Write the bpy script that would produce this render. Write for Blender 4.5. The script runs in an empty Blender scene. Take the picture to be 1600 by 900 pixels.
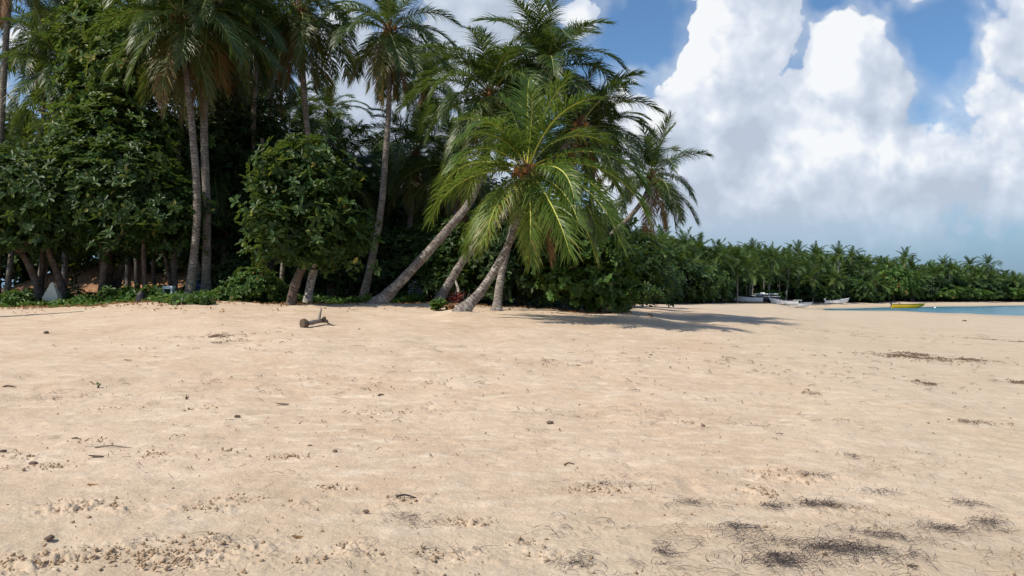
import bpy, math
import numpy as np
from mathutils import Vector

# ------------------------------------------------------------------ camera, sky, sun, exposure
F, H, EYE = 1230.0, 463.0, 1.6            # focal length and horizon row in photo pixels, eye height in metres
SC = bpy.context.scene
COL = SC.collection
rng = np.random.default_rng(11)

cam_d = bpy.data.cameras.new('camera'); cam = bpy.data.objects.new('camera', cam_d); COL.objects.link(cam)
cam.location = (0, 0, EYE); cam.rotation_euler = (math.radians(90), 0, 0)
cam_d.sensor_width = 36; cam_d.lens = 36 * F / 1600; cam_d.shift_y = (H - 450) / 1600
cam_d.clip_start = 0.1; cam_d.clip_end = 8000
SC.camera = cam
SUN_EL, SUN_AZ = 50.0, -116.0          # azimuth measured from straight ahead (+Y), negative = left
SUN_STRENGTH, SKY_STRENGTH = 5.0, 0.10
SC.view_settings.view_transform = 'Standard'; SC.view_settings.look = 'None'
SC.view_settings.exposure = 0.0; SC.view_settings.gamma = 1.0
SC.cycles.max_bounces = 6; SC.cycles.diffuse_bounces = 3; SC.cycles.glossy_bounces = 2
SC.cycles.transmission_bounces = 3; SC.cycles.transparent_max_bounces = 4
SC.cycles.caustics_reflective = False; SC.cycles.caustics_refractive = False

sd = bpy.data.lights.new('sun', 'SUN'); sun = bpy.data.objects.new('sun', sd); COL.objects.link(sun)
sd.energy = SUN_STRENGTH; sd.angle = math.radians(0.53); sd.color = (1.0, 0.925, 0.80)
_el, _az = math.radians(SUN_EL), math.radians(SUN_AZ)
SUNV = Vector((math.sin(_az) * math.cos(_el), math.cos(_az) * math.cos(_el), math.sin(_el)))
sun.rotation_euler = SUNV.to_track_quat('Z', 'Y').to_euler()


class NT:
    """tiny wrapper: math expressions on node sockets"""
    def __init__(s, tree): s.t = tree; s.n = tree.nodes; s.l = tree.links
    def new(s, typ, **kw):
        nd = s.n.new(typ)
        for k, v in kw.items(): setattr(nd, k, v)
        return nd
    def put(s, sock, v):
        if isinstance(v, bpy.types.NodeSocket): s.l.new(v, sock)
        else: sock.default_value = v
    def m(s, op, *a, clamp=False):
        nd = s.new('ShaderNodeMath', operation=op, use_clamp=clamp)
        for i, v in enumerate(a): s.put(nd.inputs[i], v)
        return nd.outputs[0]
    def vm(s, op, *a, out=0):
        nd = s.new('ShaderNodeVectorMath', operation=op)
        for i, v in enumerate(a): s.put(nd.inputs[i], v)
        return nd.outputs[out]
    def xyz(s, x, y, z):
        nd = s.new('ShaderNodeCombineXYZ')
        for i, v in enumerate((x, y, z)): s.put(nd.inputs[i], v)
        return nd.outputs[0]
    def sep(s, v):
        nd = s.new('ShaderNodeSeparateXYZ'); s.put(nd.inputs[0], v); return nd.outputs
    def noise(s, vec, scale, detail=4, rough=0.5, dist=0.0, col=False):
        nd = s.new('ShaderNodeTexNoise'); s.put(nd.inputs['Vector'], vec)
        nd.inputs['Scale'].default_value = scale; nd.inputs['Detail'].default_value = detail
        nd.inputs['Roughness'].default_value = rough; nd.inputs['Distortion'].default_value = dist
        return nd.outputs[1 if col else 0]
    def voro(s, vec, scale, detail=0, rough=0.5, feature='F1', smooth=None):
        nd = s.new('ShaderNodeTexVoronoi', feature=feature); s.put(nd.inputs['Vector'], vec)
        nd.inputs['Scale'].default_value = scale
        nd.inputs['Detail'].default_value = detail; nd.inputs['Roughness'].default_value = rough
        if smooth is not None: nd.inputs['Smoothness'].default_value = smooth
        return nd.outputs[0]
    def sstep(s, v, a, b, lo=0.0, hi=1.0):
        nd = s.new('ShaderNodeMapRange', interpolation_type='SMOOTHSTEP')
        for i, x in enumerate((v, a, b, lo, hi)): s.put(nd.inputs[i], x)
        return nd.outputs[0]
    def mix(s, f, a, b, blend='MIX'):
        nd = s.new('ShaderNodeMix', data_type='RGBA', blend_type=blend)
        s.put(nd.inputs[0], f); s.put(nd.inputs[6], a); s.put(nd.inputs[7], b)
        return nd.outputs[2]
    def ramp(s, v, stops):
        nd = s.new('ShaderNodeValToRGB'); s.put(nd.inputs[0], v); cr = nd.color_ramp
        while len(cr.elements) < len(stops): cr.elements.new(0.5)
        for e, (p, c) in zip(cr.elements, stops): e.position = p; e.color = (*c, 1)
        return nd.outputs[0]


# (photo px, py, rx, ry, weight) of the cloud masses, as directions of the sky seen ahead
CLOUDS = [(1125, 170, 150, 240, 1.0), (1215, 40, 55, 120, .55), (1170, -60, 100, 160, 1.0), (1000, 205, 110, 95, 1.0), (1335, 125, 125, 112, 1.1),
          (1240, 290, 360, 150, 1.1), (1450, 270, 140, 110, .9), (1600, 60, 120, 110, .75), (1620, 240, 150, 170, .85), (1400, 165, 70, 90, .8),
          (1160, 350, 520, 70, .6), (1437, 12, 36, 26, .45), (905, 25, 55, 40, .55), (735, 80, 130, 160, .75),
          (560, 190, 150, 230, .7), (660, 260, 200, 200, .6), (70, 50, 90, 60, .5), (300, 250, 300, 150, .6),
          (975, 15, 30, 30, .3)]
CLEAR = [(1010, 35, 75, 75, .9), (1465, 60, 65, 75, .6), (1247, 80, 16, 34, .30), (1290, 0, 40, 30, .4), (60, 20, 60, 30, .5), (1440, 200, 40, 60, .3)]
def cloud_group():
    g = bpy.data.node_groups.new('cloud_density', 'ShaderNodeTree')
    g.interface.new_socket('P', in_out='INPUT', socket_type='NodeSocketVector')
    g.interface.new_socket('D', in_out='OUTPUT', socket_type='NodeSocketFloat')
    n = NT(g); gi = n.new('NodeGroupInput'); go = n.new('NodeGroupOutput')
    p0 = gi.outputs[0]
    warp = n.noise(p0, 0.55, 3, 0.5, col=True)
    p = n.vm('ADD', p0, n.vm('MULTIPLY', n.vm('SUBTRACT', warp, (.5, .5, .5)), (.9, .9, 0)))
    acc = None
    for cx, cy, rx, ry, w in CLOUDS:
        q = n.vm('MULTIPLY', n.vm('SUBTRACT', p, ((cx - 800) / 100, (H - cy) / 100, 0)), (100 / rx, 100 / ry, 0))
        v = n.m('MULTIPLY', n.m('SUBTRACT', 1.0, n.vm('LENGTH', q, out=1)), w)
        acc = v if acc is None else n.m('SMOOTH_MAX', acc, v, 0.25)
    for cx, cy, rx, ry, w in CLEAR:
        q = n.vm('MULTIPLY', n.vm('SUBTRACT', p, ((cx - 800) / 100, (H - cy) / 100, 0)), (100 / rx, 100 / ry, 0))
        acc = n.m('SUBTRACT', acc, n.m('MULTIPLY', n.sstep(n.vm('LENGTH', q, out=1), 1.3, .3), w))
    puff = n.voro(n.vm('ADD', p, n.vm('MULTIPLY', n.noise(p0, 2.5, 3, .5, col=True), (.35, .35, 0))), 1.25, 2, 0.55, 'F1')
    fine = n.noise(p0, 1.1, 7, 0.58)
    puff2 = n.voro(n.vm('ADD', p0, n.vm('MULTIPLY', n.noise(p0, 5.0, 2, .5, col=True), (.12, .12, 0))), 3.6, 1, 0.5, 'F1')
    d = n.m('ADD', acc, n.m('MULTIPLY', n.m('SUBTRACT', .85, puff), 0.46)); d = n.m('ADD', d, n.m('MULTIPLY', n.m('SUBTRACT', .6, puff2), .13))
    d = n.m('ADD', d, n.m('MULTIPLY', n.m('SUBTRACT', fine, .5), 0.70))
    n.l.new(d, go.inputs[0]); return g

def build_world():
    w = bpy.data.worlds.new('World'); SC.world = w; w.use_nodes = True
    n = NT(w.node_tree); n.n.clear()
    out = n.new('ShaderNodeOutputWorld'); bg = n.new('ShaderNodeBackground'); n.l.new(bg.outputs[0], out.inputs[0])
    sky = n.new('ShaderNodeTexSky', sky_type='NISHITA', sun_disc=False)
    sky.sun_elevation = _el; sky.sun_rotation = _az; sky.air_density = 1.0; sky.dust_density = 0.6; sky.ozone_density = 2.0
    tc = n.new('ShaderNodeTexCoord'); d = tc.outputs['Generated']
    x, y, z = n.sep(d)
    yy = n.m('MAXIMUM', y, 0.12)
    P = n.xyz(n.m('MULTIPLY', n.m('DIVIDE', x, yy), 12.3), n.m('MULTIPLY', n.m('DIVIDE', z, yy), 12.3), 0)
    cg = cloud_group()
    def dens(vec):
        g = n.new('ShaderNodeGroup', node_tree=cg); n.put(g.inputs[0], vec); return g.outputs[0]
    d0 = dens(P)
    d1 = dens(n.vm('ADD', P, (-.24, .30, 0)))
    veil = n.m('MULTIPLY', n.sstep(d0, -.55, .12), n.sstep(n.noise(P, .8, 5, .6), .25, .75, .10, .62))
    front = n.sstep(y, 0.12, 0.35)
    back = n.sstep(n.noise(n.vm('MULTIPLY', d, (1, 1, 2.2)), 3.0, 8, .55), .46, .66)
    alpha = n.sstep(d0, n.sstep(x, .30, .45, .0, -.08), n.sstep(x, .30, .50, .09, .26))
    alpha = n.m('MAXIMUM', alpha, veil)
    a = n.m('ADD', n.m('MULTIPLY', alpha, front), n.m('MULTIPLY', back, n.m('SUBTRACT', 1.0, front)))
    lit = n.m('ADD', n.m('MULTIPLY', n.m('SUBTRACT', d0, d1), 1.3), 0.48)
    big = n.noise(n.vm('ADD', P, (3, 7, 0)), 0.42, 4, .5)
    lit = n.m('ADD', lit, n.m('MULTIPLY', n.m('SUBTRACT', big, .5), 1.9))
    lit = n.m('SUBTRACT', lit, n.sstep(n.sep(P)[1], 1.9, .2, 0.0, 0.55))          # bases of the clouds are greyer
    lit = n.m('SUBTRACT', lit, n.sstep(n.sep(P)[0], 0.8, -1.0, 0.0, 0.42))
    ccol = n.ramp(lit, [(0.0, (.51, .58, .69)), (.30, (.59, .66, .77)), (.55, (.67, .73, .84)), (.8, (.80, .85, .93)), (1.0, (.95, .965, .98))])
    skyc = n.mix(1.0, sky.outputs[0], (0.86, 1.12, 1.32, 1), 'MULTIPLY')
    elev = n.sstep(z, 0.0, 0.17, 0.85, 0.0)
    skyc = n.mix(elev, skyc, (1.9, 3.05, 4.7, 1))                                   # moist air low over the bay
    cl = n.mix(1.0, ccol, (1 / SKY_STRENGTH,) * 3 + (1,), 'MULTIPLY')
    low = n.sstep(z, 0.03, 0.12)
    a = n.m('MULTIPLY', a, n.m('ADD', n.m('MULTIPLY', low, .85), .15))
    a = n.m('MULTIPLY', a, .97)
    n.l.new(n.mix(a, skyc, cl), bg.inputs[0]); bg.inputs[1].default_value = SKY_STRENGTH
    w.cycles.sampling_method = 'MANUAL'; w.cycles.sample_map_resolution = 512
build_world()

# ------------------------------------------------------------------ helpers
def P(px, py, D): return np.array([(px - 800) / F * D, D, EYE + (H - py) / F * D])

def hashn(ix, iy, seed):
    h = (ix.astype(np.int64) * 374761393 + iy.astype(np.int64) * 668265263 + seed * 982451653) & 0x7fffffff
    h = ((h ^ (h >> 13)) * 1274126177) & 0x7fffffff
    return ((h ^ (h >> 16)) & 0xffff) / 65535.0
def vnoise(x, y, seed=0):
    x = np.asarray(x, float); y = np.asarray(y, float)
    ix, iy = np.floor(x), np.floor(y); fx, fy = x - ix, y - iy
    fx = fx * fx * (3 - 2 * fx); fy = fy * fy * (3 - 2 * fy)
    a, b = hashn(ix, iy, seed), hashn(ix + 1, iy, seed); c, d = hashn(ix, iy + 1, seed), hashn(ix + 1, iy + 1, seed)
    return (a + (b - a) * fx) * (1 - fy) + (c + (d - c) * fx) * fy - .5
def fbm(x, y, octv=4, seed=0):
    s, a = 0, 1
    for i in range(octv):
        s = s + a * vnoise(x * 2 ** i + 17.3 * i, y * 2 ** i - 9.1 * i, seed + i); a *= .5
    return s

def mk(name, V, faces, mats, midx=None, attrs=None, smooth=False, parent=None, link=True):
    """V (n,3); faces list of int arrays (m,k); one mesh object"""
    me = bpy.data.meshes.new(name); V = np.asarray(V, np.float32)
    faces = [np.asarray(f, np.int32) for f in faces if len(f)]
    me.vertices.add(len(V)); me.vertices.foreach_set('co', V.ravel())
    loops = np.concatenate([f.ravel() for f in faces]); tot = np.concatenate([np.full(len(f), f.shape[1], np.int32) for f in faces])
    me.loops.add(len(loops)); me.loops.foreach_set('vertex_index', loops)
    me.polygons.add(len(tot)); me.polygons.foreach_set('loop_start', np.concatenate([[0], np.cumsum(tot)[:-1]]).astype(np.int32))
    me.update(calc_edges=True)
    for m in (mats if isinstance(mats, (list, tuple)) else [mats]): me.materials.append(m)
    if midx is not None: me.polygons.foreach_set('material_index', np.asarray(midx, np.int32))
    me.polygons.foreach_set('use_smooth', np.full(len(tot), smooth))
    for k, v in (attrs or {}).items():
        at = me.attributes.new(k, 'FLOAT', 'POINT'); at.data.foreach_set('value', np.asarray(v, np.float32))
    me.validate(); 
    return obj(name, me, parent) if link else me
def obj(name, me, parent=None, loc=None):
    o = bpy.data.objects.new(name, me); COL.objects.link(o)
    if parent is not None: o.parent = parent
    if loc is not None: o.location = loc
    return o
def tag(o, label=None, cat=None, group=None, kind=None):
    for k, v in (('label', label), ('category', cat), ('group', group), ('kind', kind)):
        if v: o[k] = v
    return o
def thing(name, label, cat, loc=(0, 0, 0), group=None):
    o = bpy.data.objects.new(name, None); COL.objects.link(o); o.location = tuple(loc); o.empty_display_size = .2
    return tag(o, label, cat, group)

class MB:
    """collects geometry (several shapes of ONE part) then makes one mesh"""
    def __init__(s): s.V = []; s.F3 = []; s.F4 = []; s.n = 0; s.al = []; s.m3 = []; s.m4 = []
    def add(s, V, f4=None, f3=None, al=None, m=0):
        V = np.asarray(V, float)
        if f4 is not None and len(f4): s.F4.append(np.asarray(f4) + s.n); s.m4.append(np.full(len(f4), m))
        if f3 is not None and len(f3): s.F3.append(np.asarray(f3) + s.n); s.m3.append(np.full(len(f3), m))
        s.V.append(V); s.al.append(np.zeros(len(V)) if al is None else np.asarray(al)); s.n += len(V); return s
    def tube(s, pts, rad, n=10, cap=True, m=0, al0=0.0, flat=1.0):
        pts = np.asarray(pts, float); rad = np.broadcast_to(np.asarray(rad, float), (len(pts),))
        T = np.gradient(pts, axis=0); T /= np.linalg.norm(T, axis=1)[:, None] + 1e-9
        ref = np.array([0, 1.0, 0]) if abs(T[:, 1]).mean() < .9 else np.array([1.0, 0, 0])
        U = np.cross(T, ref); U /= np.linalg.norm(U, axis=1)[:, None] + 1e-9; W = np.cross(T, U)
        a = np.linspace(0, 2 * np.pi, n, endpoint=False)
        V = pts[:, None] + rad[:, None, None] * (np.cos(a)[None, :, None] * U[:, None] + flat * np.sin(a)[None, :, None] * W[:, None])
        k = len(pts); i = np.arange(k - 1)[:, None] * n; j = np.arange(n)[None]; j2 = (j + 1) % n
        q = np.stack([i + j, i + j2, i + n + j2, i + n + j], -1).reshape(-1, 4)
        L = np.concatenate([[0], np.cumsum(np.linalg.norm(np.diff(pts, axis=0), axis=1))]) + al0
        V = V.reshape(-1, 3); al = np.repeat(L, n); f3 = []
        if cap:
            V = np.vstack([V, pts[0], pts[-1]]); al = np.append(al, [L[0], L[-1]]); c0, c1 = k * n, k * n + 1
            f3 = [(c0, jj2, jj) for jj, jj2 in zip(range(n), [*range(1, n), 0])] + [(c1, (k - 1) * n + jj, (k - 1) * n + jj2) for jj, jj2 in zip(range(n), [*range(1, n), 0])]
        return s.add(V, q, f3, al, m)
    def box(s, c, d, m=0, rz=0.0, top=1.0):
        x, y, z = np.array(d) / 2.0
        V = np.array([[-x, -y, -z], [x, -y, -z], [x, y, -z], [-x, y, -z], [-x * top, -y * top, z], [x * top, -y * top, z], [x * top, y * top, z], [-x * top, y * top, z]])
        cr, sr = math.cos(rz), math.sin(rz); V[:, :2] = V[:, :2] @ np.array([[cr, sr], [-sr, cr]])
        return s.add(V + np.array(c), [(0, 3, 2, 1), (4, 5, 6, 7), (0, 1, 5, 4), (1, 2, 6, 5), (2, 3, 7, 6), (3, 0, 4, 7)], m=m)
    def build(s, name, mats, parent=None, smooth=False, link=True):
        f4 = np.vstack(s.F4) if s.F4 else np.zeros((0, 4), int); f3 = np.vstack(s.F3) if s.F3 else np.zeros((0, 3), int)
        mi = np.concatenate([*(s.m4 or []), *(s.m3 or [])]) if (s.m4 or s.m3) else None
        return mk(name, np.vstack(s.V), [f4, f3], mats, mi, {'along': np.concatenate(s.al)}, smooth, parent, link)

def spline(pts, n):
    pts = np.asarray(pts, float); k = len(pts); t = np.linspace(0, k - 1, n)
    out = np.empty((n, pts.shape[1]))
    for a, tt in enumerate(t):
        i = min(int(tt), k - 2); u = tt - i
        p0 = pts[i - 1] if i > 0 else 2 * pts[0] - pts[1]; p1, p2 = pts[i], pts[i + 1]; p3 = pts[i + 2] if i + 2 < k else 2 * pts[-1] - pts[-2]
        out[a] = .5 * ((2 * p1) + (-p0 + p2) * u + (2 * p0 - 5 * p1 + 4 * p2 - p3) * u * u + (-p0 + 3 * p1 - 3 * p2 + p3) * u ** 3)
    return out
def unit(v): return v / (np.linalg.norm(v, axis=-1, keepdims=True) + 1e-9)

# ------------------------------------------------------------------ materials
def base_mat(name, rough=.7, spec=.3):
    m = bpy.data.materials.new(name); m.use_nodes = True; n = NT(m.node_tree)
    b = m.node_tree.nodes['Principled BSDF']; b.inputs['Roughness'].default_value = rough
    b.inputs['Specular IOR Level'].default_value = spec
    return m, n, b, m.node_tree.nodes['Material Output']
def plain(name, col, rough=.6, spec=.4, var=.25, scale=6.0, bump=.0, metal=0.0):
    m, n, b, _ = base_mat(name, rough, spec); tc = n.new('ShaderNodeTexCoord').outputs['Object']
    f = n.noise(tc, scale, 6, .6); v = n.m('ADD', n.m('MULTIPLY', f, 2 * var), 1 - var)
    c = n.mix(1.0, (*col, 1), n.xyz(v, v, v), 'MULTIPLY'); n.l.new(c, b.inputs['Base Color']); b.inputs['Metallic'].default_value = metal
    if bump:
        bp = n.new('ShaderNodeBump'); bp.inputs['Strength'].default_value = bump; bp.inputs['Distance'].default_value = .02
        n.l.new(f, bp.inputs['Height']); n.l.new(bp.outputs[0], b.inputs['Normal'])
    return m
def leafy(name, stops, rough=.42, spec=.45, trans=.28, tcol=(.30, .42, .05)):
    m, n, b, out = base_mat(name, rough, spec)
    at = n.new('ShaderNodeAttribute', attribute_name='tint').outputs['Fac']
    oi = n.new('ShaderNodeObjectInfo').outputs['Random']
    v = n.m('ADD', at, n.m('MULTIPLY', n.m('SUBTRACT', oi, .5), .16))
    c = n.ramp(v, stops); n.l.new(c, b.inputs['Base Color'])
    tr = n.new('ShaderNodeBsdfTranslucent'); n.l.new(n.mix(.55, c, (*tcol, 1)), tr.inputs[0])
    mx = n.new('ShaderNodeMixShader'); mx.inputs[0].default_value = trans
    n.l.new(b.outputs[0], mx.inputs[1]); n.l.new(tr.outputs[0], mx.inputs[2]); n.l.new(mx.outputs[0], out.inputs[0])
    return m
M = {}
M['frond'] = leafy('palm_frond', [(0, (.014, .030, .012)), (.35, (.026, .056, .014)), (.62, (.050, .092, .018)), (.80, (.13, .13, .03)), (1.0, (.24, .12, .045))], .42, .4, .26)
M['frond_bright'] = leafy('yellow_sunlit_palm_frond', [(0, (.032, .062, .014)), (.35, (.060, .115, .018)), (.65, (.115, .18, .026)), (.82, (.20, .22, .04)), (1.0, (.28, .16, .05))], .42, .4, .32)  # yellow-green crown; part of its brightness is sunlight mixed into the colour
M['rachis_bright'] = plain('yellow_sunlit_palm_midrib', (.50, .50, .09), .5, .35, .2)  # midrib of that crown, likewise brightened in colour for sunlight
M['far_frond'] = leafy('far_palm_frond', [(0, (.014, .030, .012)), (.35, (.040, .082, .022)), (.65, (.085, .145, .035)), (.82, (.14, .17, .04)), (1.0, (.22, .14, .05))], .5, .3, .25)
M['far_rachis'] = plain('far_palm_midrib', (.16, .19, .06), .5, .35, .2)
M['frond_dead'] = leafy('palm_frond_dead', [(0, (.16, .09, .04)), (1, (.36, .20, .09))], .7, .2, .2, (.5, .25, .08))
M['rachis'] = plain('palm_midrib', (.24, .25, .075), .5, .35, .2)
M['rachis_dead'] = plain('palm_midrib_dead', (.30, .19, .10), .7, .2, .2)
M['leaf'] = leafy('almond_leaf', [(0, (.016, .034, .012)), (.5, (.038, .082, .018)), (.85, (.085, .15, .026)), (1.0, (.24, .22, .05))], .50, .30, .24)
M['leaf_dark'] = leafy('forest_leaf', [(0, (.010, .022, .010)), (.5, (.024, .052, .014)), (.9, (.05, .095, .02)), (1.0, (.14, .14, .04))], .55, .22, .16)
M['leaf_bright'] = leafy('seagrape_leaf', [(0, (.028, .062, .016)), (.5, (.065, .135, .025)), (.85, (.12, .21, .035)), (1.0, (.30, .16, .05))], .5, .3, .28)
M['vine'] = leafy('vine_leaf', [(0, (.03, .06, .015)), (.5, (.065, .14, .025)), (1.0, (.15, .26, .045))], .5, .3, .25)
M['litter'] = plain('leaf_litter', (.16, .10, .06), .9, .1, .5, 30)
M['red_leaf'] = leafy('red_leaf', [(0, (.16, .03, .03)), (1, (.35, .10, .06))], .5, .3, .2, (.6, .1, .05))

def trunk_mat(name, c1, c2, c3):
    m, n, b, _ = base_mat(name, .85, .15); tc = n.new('ShaderNodeTexCoord').outputs['Object']
    al = n.new('ShaderNodeAttribute', attribute_name='along').outputs['Fac']
    wob = n.noise(tc, 2.2, 4, .6)
    ring = n.m('SINE', n.m('MULTIPLY', n.m('ADD', al, n.m('MULTIPLY', wob, .45)), 2 * math.pi / .13))
    ring2 = n.sstep(ring, .35, 1.0)
    patch = n.sstep(n.noise(tc, 3.5, 8, .7), .44, .62); patch2 = n.sstep(n.noise(n.vm('ADD', tc, (5, 3, 1)), 7, 8, .7), .52, .64)
    c = n.mix(patch, (*c1, 1), (*c2, 1)); c = n.mix(n.m('MULTIPLY', patch2, .75), c, (*c3, 1)); c = n.mix(n.m('MULTIPLY', ring2, .38), c, (.05, .036, .028, 1))
    n.l.new(c, b.inputs['Base Color'])
    bp = n.new('ShaderNodeBump'); bp.inputs['Strength'].default_value = .8; bp.inputs['Distance'].default_value = .03
    n.l.new(n.m('SUBTRACT', n.noise(tc, 16, 5, .6), n.m('MULTIPLY', ring2, .8)), bp.inputs['Height']); n.l.new(bp.outputs[0], b.inputs['Normal'])
    return m
M['palm_bark'] = trunk_mat('palm_bark', (.20, .17, .14), (.33, .29, .25), (.10, .08, .065))
M['palm_bark_base'] = trunk_mat('palm_bark_rough', (.20, .17, .15), (.40, .36, .32), (.07, .055, .045))
M['bark'] = trunk_mat('tree_bark', (.12, .085, .065), (.19, .15, .12), (.06, .045, .035))
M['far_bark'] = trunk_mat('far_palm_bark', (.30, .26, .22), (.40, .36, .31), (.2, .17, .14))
M['white_bark'] = trunk_mat('pale_bark', (.46, .42, .37), (.60, .57, .52), (.14, .09, .07))
M['driftwood'] = plain('driftwood', (.24, .20, .17), .85, .2, .5, 14, .6)
M['driftwood_dark'] = plain('driftwood_end', (.11, .08, .06), .9, .15, .5, 20, .6)
M['nut'] = plain('coconut_husk', (.38, .17, .05), .7, .35, .35, 9)
M['nut_green'] = plain('coconut_green', (.22, .20, .05), .5, .35, .35, 9)
M['fibre'] = plain('palm_fibre', (.20, .11, .06), .95, .1, .5, 20)
M['white_paint'] = plain('boat_white', (.78, .79, .80), .35, .5, .06, 1.5)
M['grey_paint'] = plain('boat_grey', (.34, .38, .43), .45, .4, .15, 2)
M['dark_paint'] = plain('boat_dark', (.05, .055, .07), .5, .4, .2, 2)
M['yellow_paint'] = plain('boat_yellow', (.80, .46, .015), .35, .5, .06, 1.5)
M['glass'] = plain('tinted_glass', (.05, .07, .09), .1, .7, .05)
M['canvas'] = plain('canvas', (.40, .41, .40), .8, .2, .1)
M['rubber'] = plain('rubber', (.03, .03, .03), .7, .3, .2)
M['slab'] = plain('painted_concrete', (.62, .60, .50), .8, .2, .22, 5, .2)
M['plastic'] = plain('white_plastic', (.70, .76, .78), .4, .5, .04)
M['blue_plastic'] = plain('blue_plastic', (.03, .045, .14), .5, .4, .1)
M['metal_grey'] = plain('grey_metal', (.30, .33, .35), .5, .5, .12, 6)
M['black_bag'] = plain('black_husk', (.018, .017, .018), .6, .4, .3, 12)
M['weed'] = plain('dry_seaweed', (.055, .045, .045), .9, .1, .4, 30)
M['weed_brown'] = plain('brown_seaweed', (.13, .085, .055), .9, .1, .4, 30)
M['pebble'] = plain('pebble', (.14, .10, .075), .85, .2, .4, 40)
M['leafdry'] = plain('dry_leaf', (.24, .12, .05), .8, .2, .4, 30)
M['sprout'] = plain('sprout_leaf', (.08, .20, .03), .5, .3, .2, 30)
M['buoy'] = plain('buoy_white', (.8, .8, .8), .4, .4, .05)

# ------------------------------------------------------------------ terrain
TCOL = [  # photo column, [(distance, ground height)...]
    (-900, [(0, 0), (11, .03), (20, .5), (28, 1.0), (34, 1.25), (60, 1.8), (150, 3), (400, 6), (1500, 12)]),
    (0,    [(0, 0), (11, .03), (20, .52), (28, 1.0), (32, 1.2), (40, 1.35), (60, 1.8), (150, 3), (400, 6), (1500, 12)]),
    (330,  [(0, 0), (11, .03), (20, .60), (28, 1.20), (31, 1.40), (40, 1.45), (60, 1.8), (150, 3), (400, 6), (1500, 12)]),
    (455,  [(0, 0), (11, .03), (20, .60), (27, 1.08), (31, 1.31), (40, 1.35), (60, 1.6), (150, 3), (400, 6), (1500, 12)]),
    (590,  [(0, 0), (11, .03), (20, .55), (27, .98), (32, 1.22), (40, 1.30), (60, 1.5), (150, 3), (400, 6), (1500, 12)]),
    (700,  [(0, 0), (11, .03), (20, .50), (27, .88), (34, 1.28), (45, 1.32), (60, 1.4), (150, 2.5), (400, 6), (1500, 12)]),
    (780,  [(0, 0), (11, .02), (20, .47), (27, .82), (33, 1.12), (45, 1.2), (60, 1.3), (150, 2.0), (400, 6), (1500, 12)]),
    (950,  [(0, 0), (11, .0), (20, .36), (27, .62), (34, .88), (45, .96), (70, .86), (110, .60), (160, .9), (400, 5), (1500, 12)]),
    (1100, [(0, 0), (11, -.01), (20, .26), (30, .48), (45, .60), (80, .55), (140, .36), (180, .6), (400, 5), (1500, 12)]),
    (1200, [(0, 0), (11, -.02), (20, .18), (30, .33), (45, .36), (90, .16), (150, .20), (170, .30), (200, .6), (400, 5), (1500, 12)]),
    (1265, [(0, 0), (11, -.03), (20, .14), (30, .24), (45, .23), (90, -.10), (135, -.75), (160, -.90), (172, -.30), (185, .15), (220, .8), (400, 5), (1500, 12)]),
    (1300, [(0, 0), (11, -.04), (20, .11), (30, .18), (45, .14), (90, -.27), (130, -.80), (150, -1.06), (166, -1.08), (180, -.20), (192, .12), (230, .8), (400, 5), (1500, 12)]),
    (1400, [(0, 0), (11, -.07), (20, .05), (30, .06), (45, -.03), (90, -.48), (125, -.84), (145, -1.03), (165, -1.5), (185, -1.08), (200, -.25), (210, .12), (240, .8), (400, 5), (1500, 12)]),
    (1500, [(0, 0), (11, -.1), (20, 0), (30, -.02), (45, -.14), (90, -.68), (122, -1.0), (150, -1.8), (190, -1.4), (203, -.96), (222, -.1), (250, .8), (400, 5), (1500, 12)]),
    (1600, [(0, 0), (11, -.12), (20, -.05), (30, -.1), (45, -.26), (80, -.72), (107, -1.0), (140, -2), (210, -1.5), (222, -.96), (245, -.1), (280, .8), (400, 4), (1500, 8)]),
    (1900, [(0, 0), (11, -.2), (30, -.3), (60, -.75), (85, -1.0), (140, -3), (280, -2), (300, -.96), (325, -.1), (400, 2), (1500, 6)]),
    (2600, [(0, 0), (11, -.3), (30, -.6), (50, -1.0), (90, -3), (1500, -30)]),
]
_cx = np.array([c for c, _ in TCOL], float)
def ground_smooth(x, y):
    x = np.asarray(x, float); y = np.asarray(y, float)
    D = np.maximum(y, .25 * np.abs(x)); D = np.maximum(D, 0)
    px = 800 + F * np.clip(x / np.maximum(np.maximum(y, .3 * np.abs(x)), .5), -1.3, 1.45)
    Z = np.stack([np.interp(D, [d for d, _ in t], [z for _, z in t]) for _, t in TCOL])
    i = np.clip(np.searchsorted(_cx, px) - 1, 0, len(_cx) - 2); f = np.clip((px - _cx[i]) / (_cx[i + 1] - _cx[i]), 0, 1)
    f = f * f * (3 - 2 * f); ii = i[None]
    return np.take_along_axis(Z, ii, 0)[0] * (1 - f) + np.take_along_axis(Z, ii + 1, 0)[0] * f
MOUNDS = []   # (x, y, radius, height) sand heaped against trunks
def ground(x, y):
    x = np.atleast_1d(np.asarray(x, float)); y = np.atleast_1d(np.asarray(y, float))
    z = ground_smooth(x, y)
    r = np.hypot(x, y); far = np.clip(1 - (r - 60) / 60, 0, 1)
    z = z + (.10 * fbm(x * .22, y * .22, 3, 3) + .035 * fbm(x * 1.1, y * 1.1, 3, 9)) * np.clip(r / 12, .25, 1) * far
    for mx, my, mr, mh in MOUNDS: z = z + mh * np.exp(-(((x - mx) / mr) ** 2 + ((y - my) / (mr * .8)) ** 2))
    return z
def G(px, D):
    x = (px - 800) / F * D; return np.array([x, D, float(ground(x, D)[0])])
_Ds = np.exp(np.linspace(math.log(3.5), math.log(300), 700))
def hit(px, py):
    """ground point seen at a photo pixel (used once to read sizes and places off the photo)"""
    x = (px - 800) / F * _Ds; ys = H + F * (EYE - ground(x, _Ds)) / _Ds
    k = np.argmax(ys <= py); D = _Ds[max(k, 1)] if ys.min() <= py else _Ds[-1]
    return G(px, D)
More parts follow.
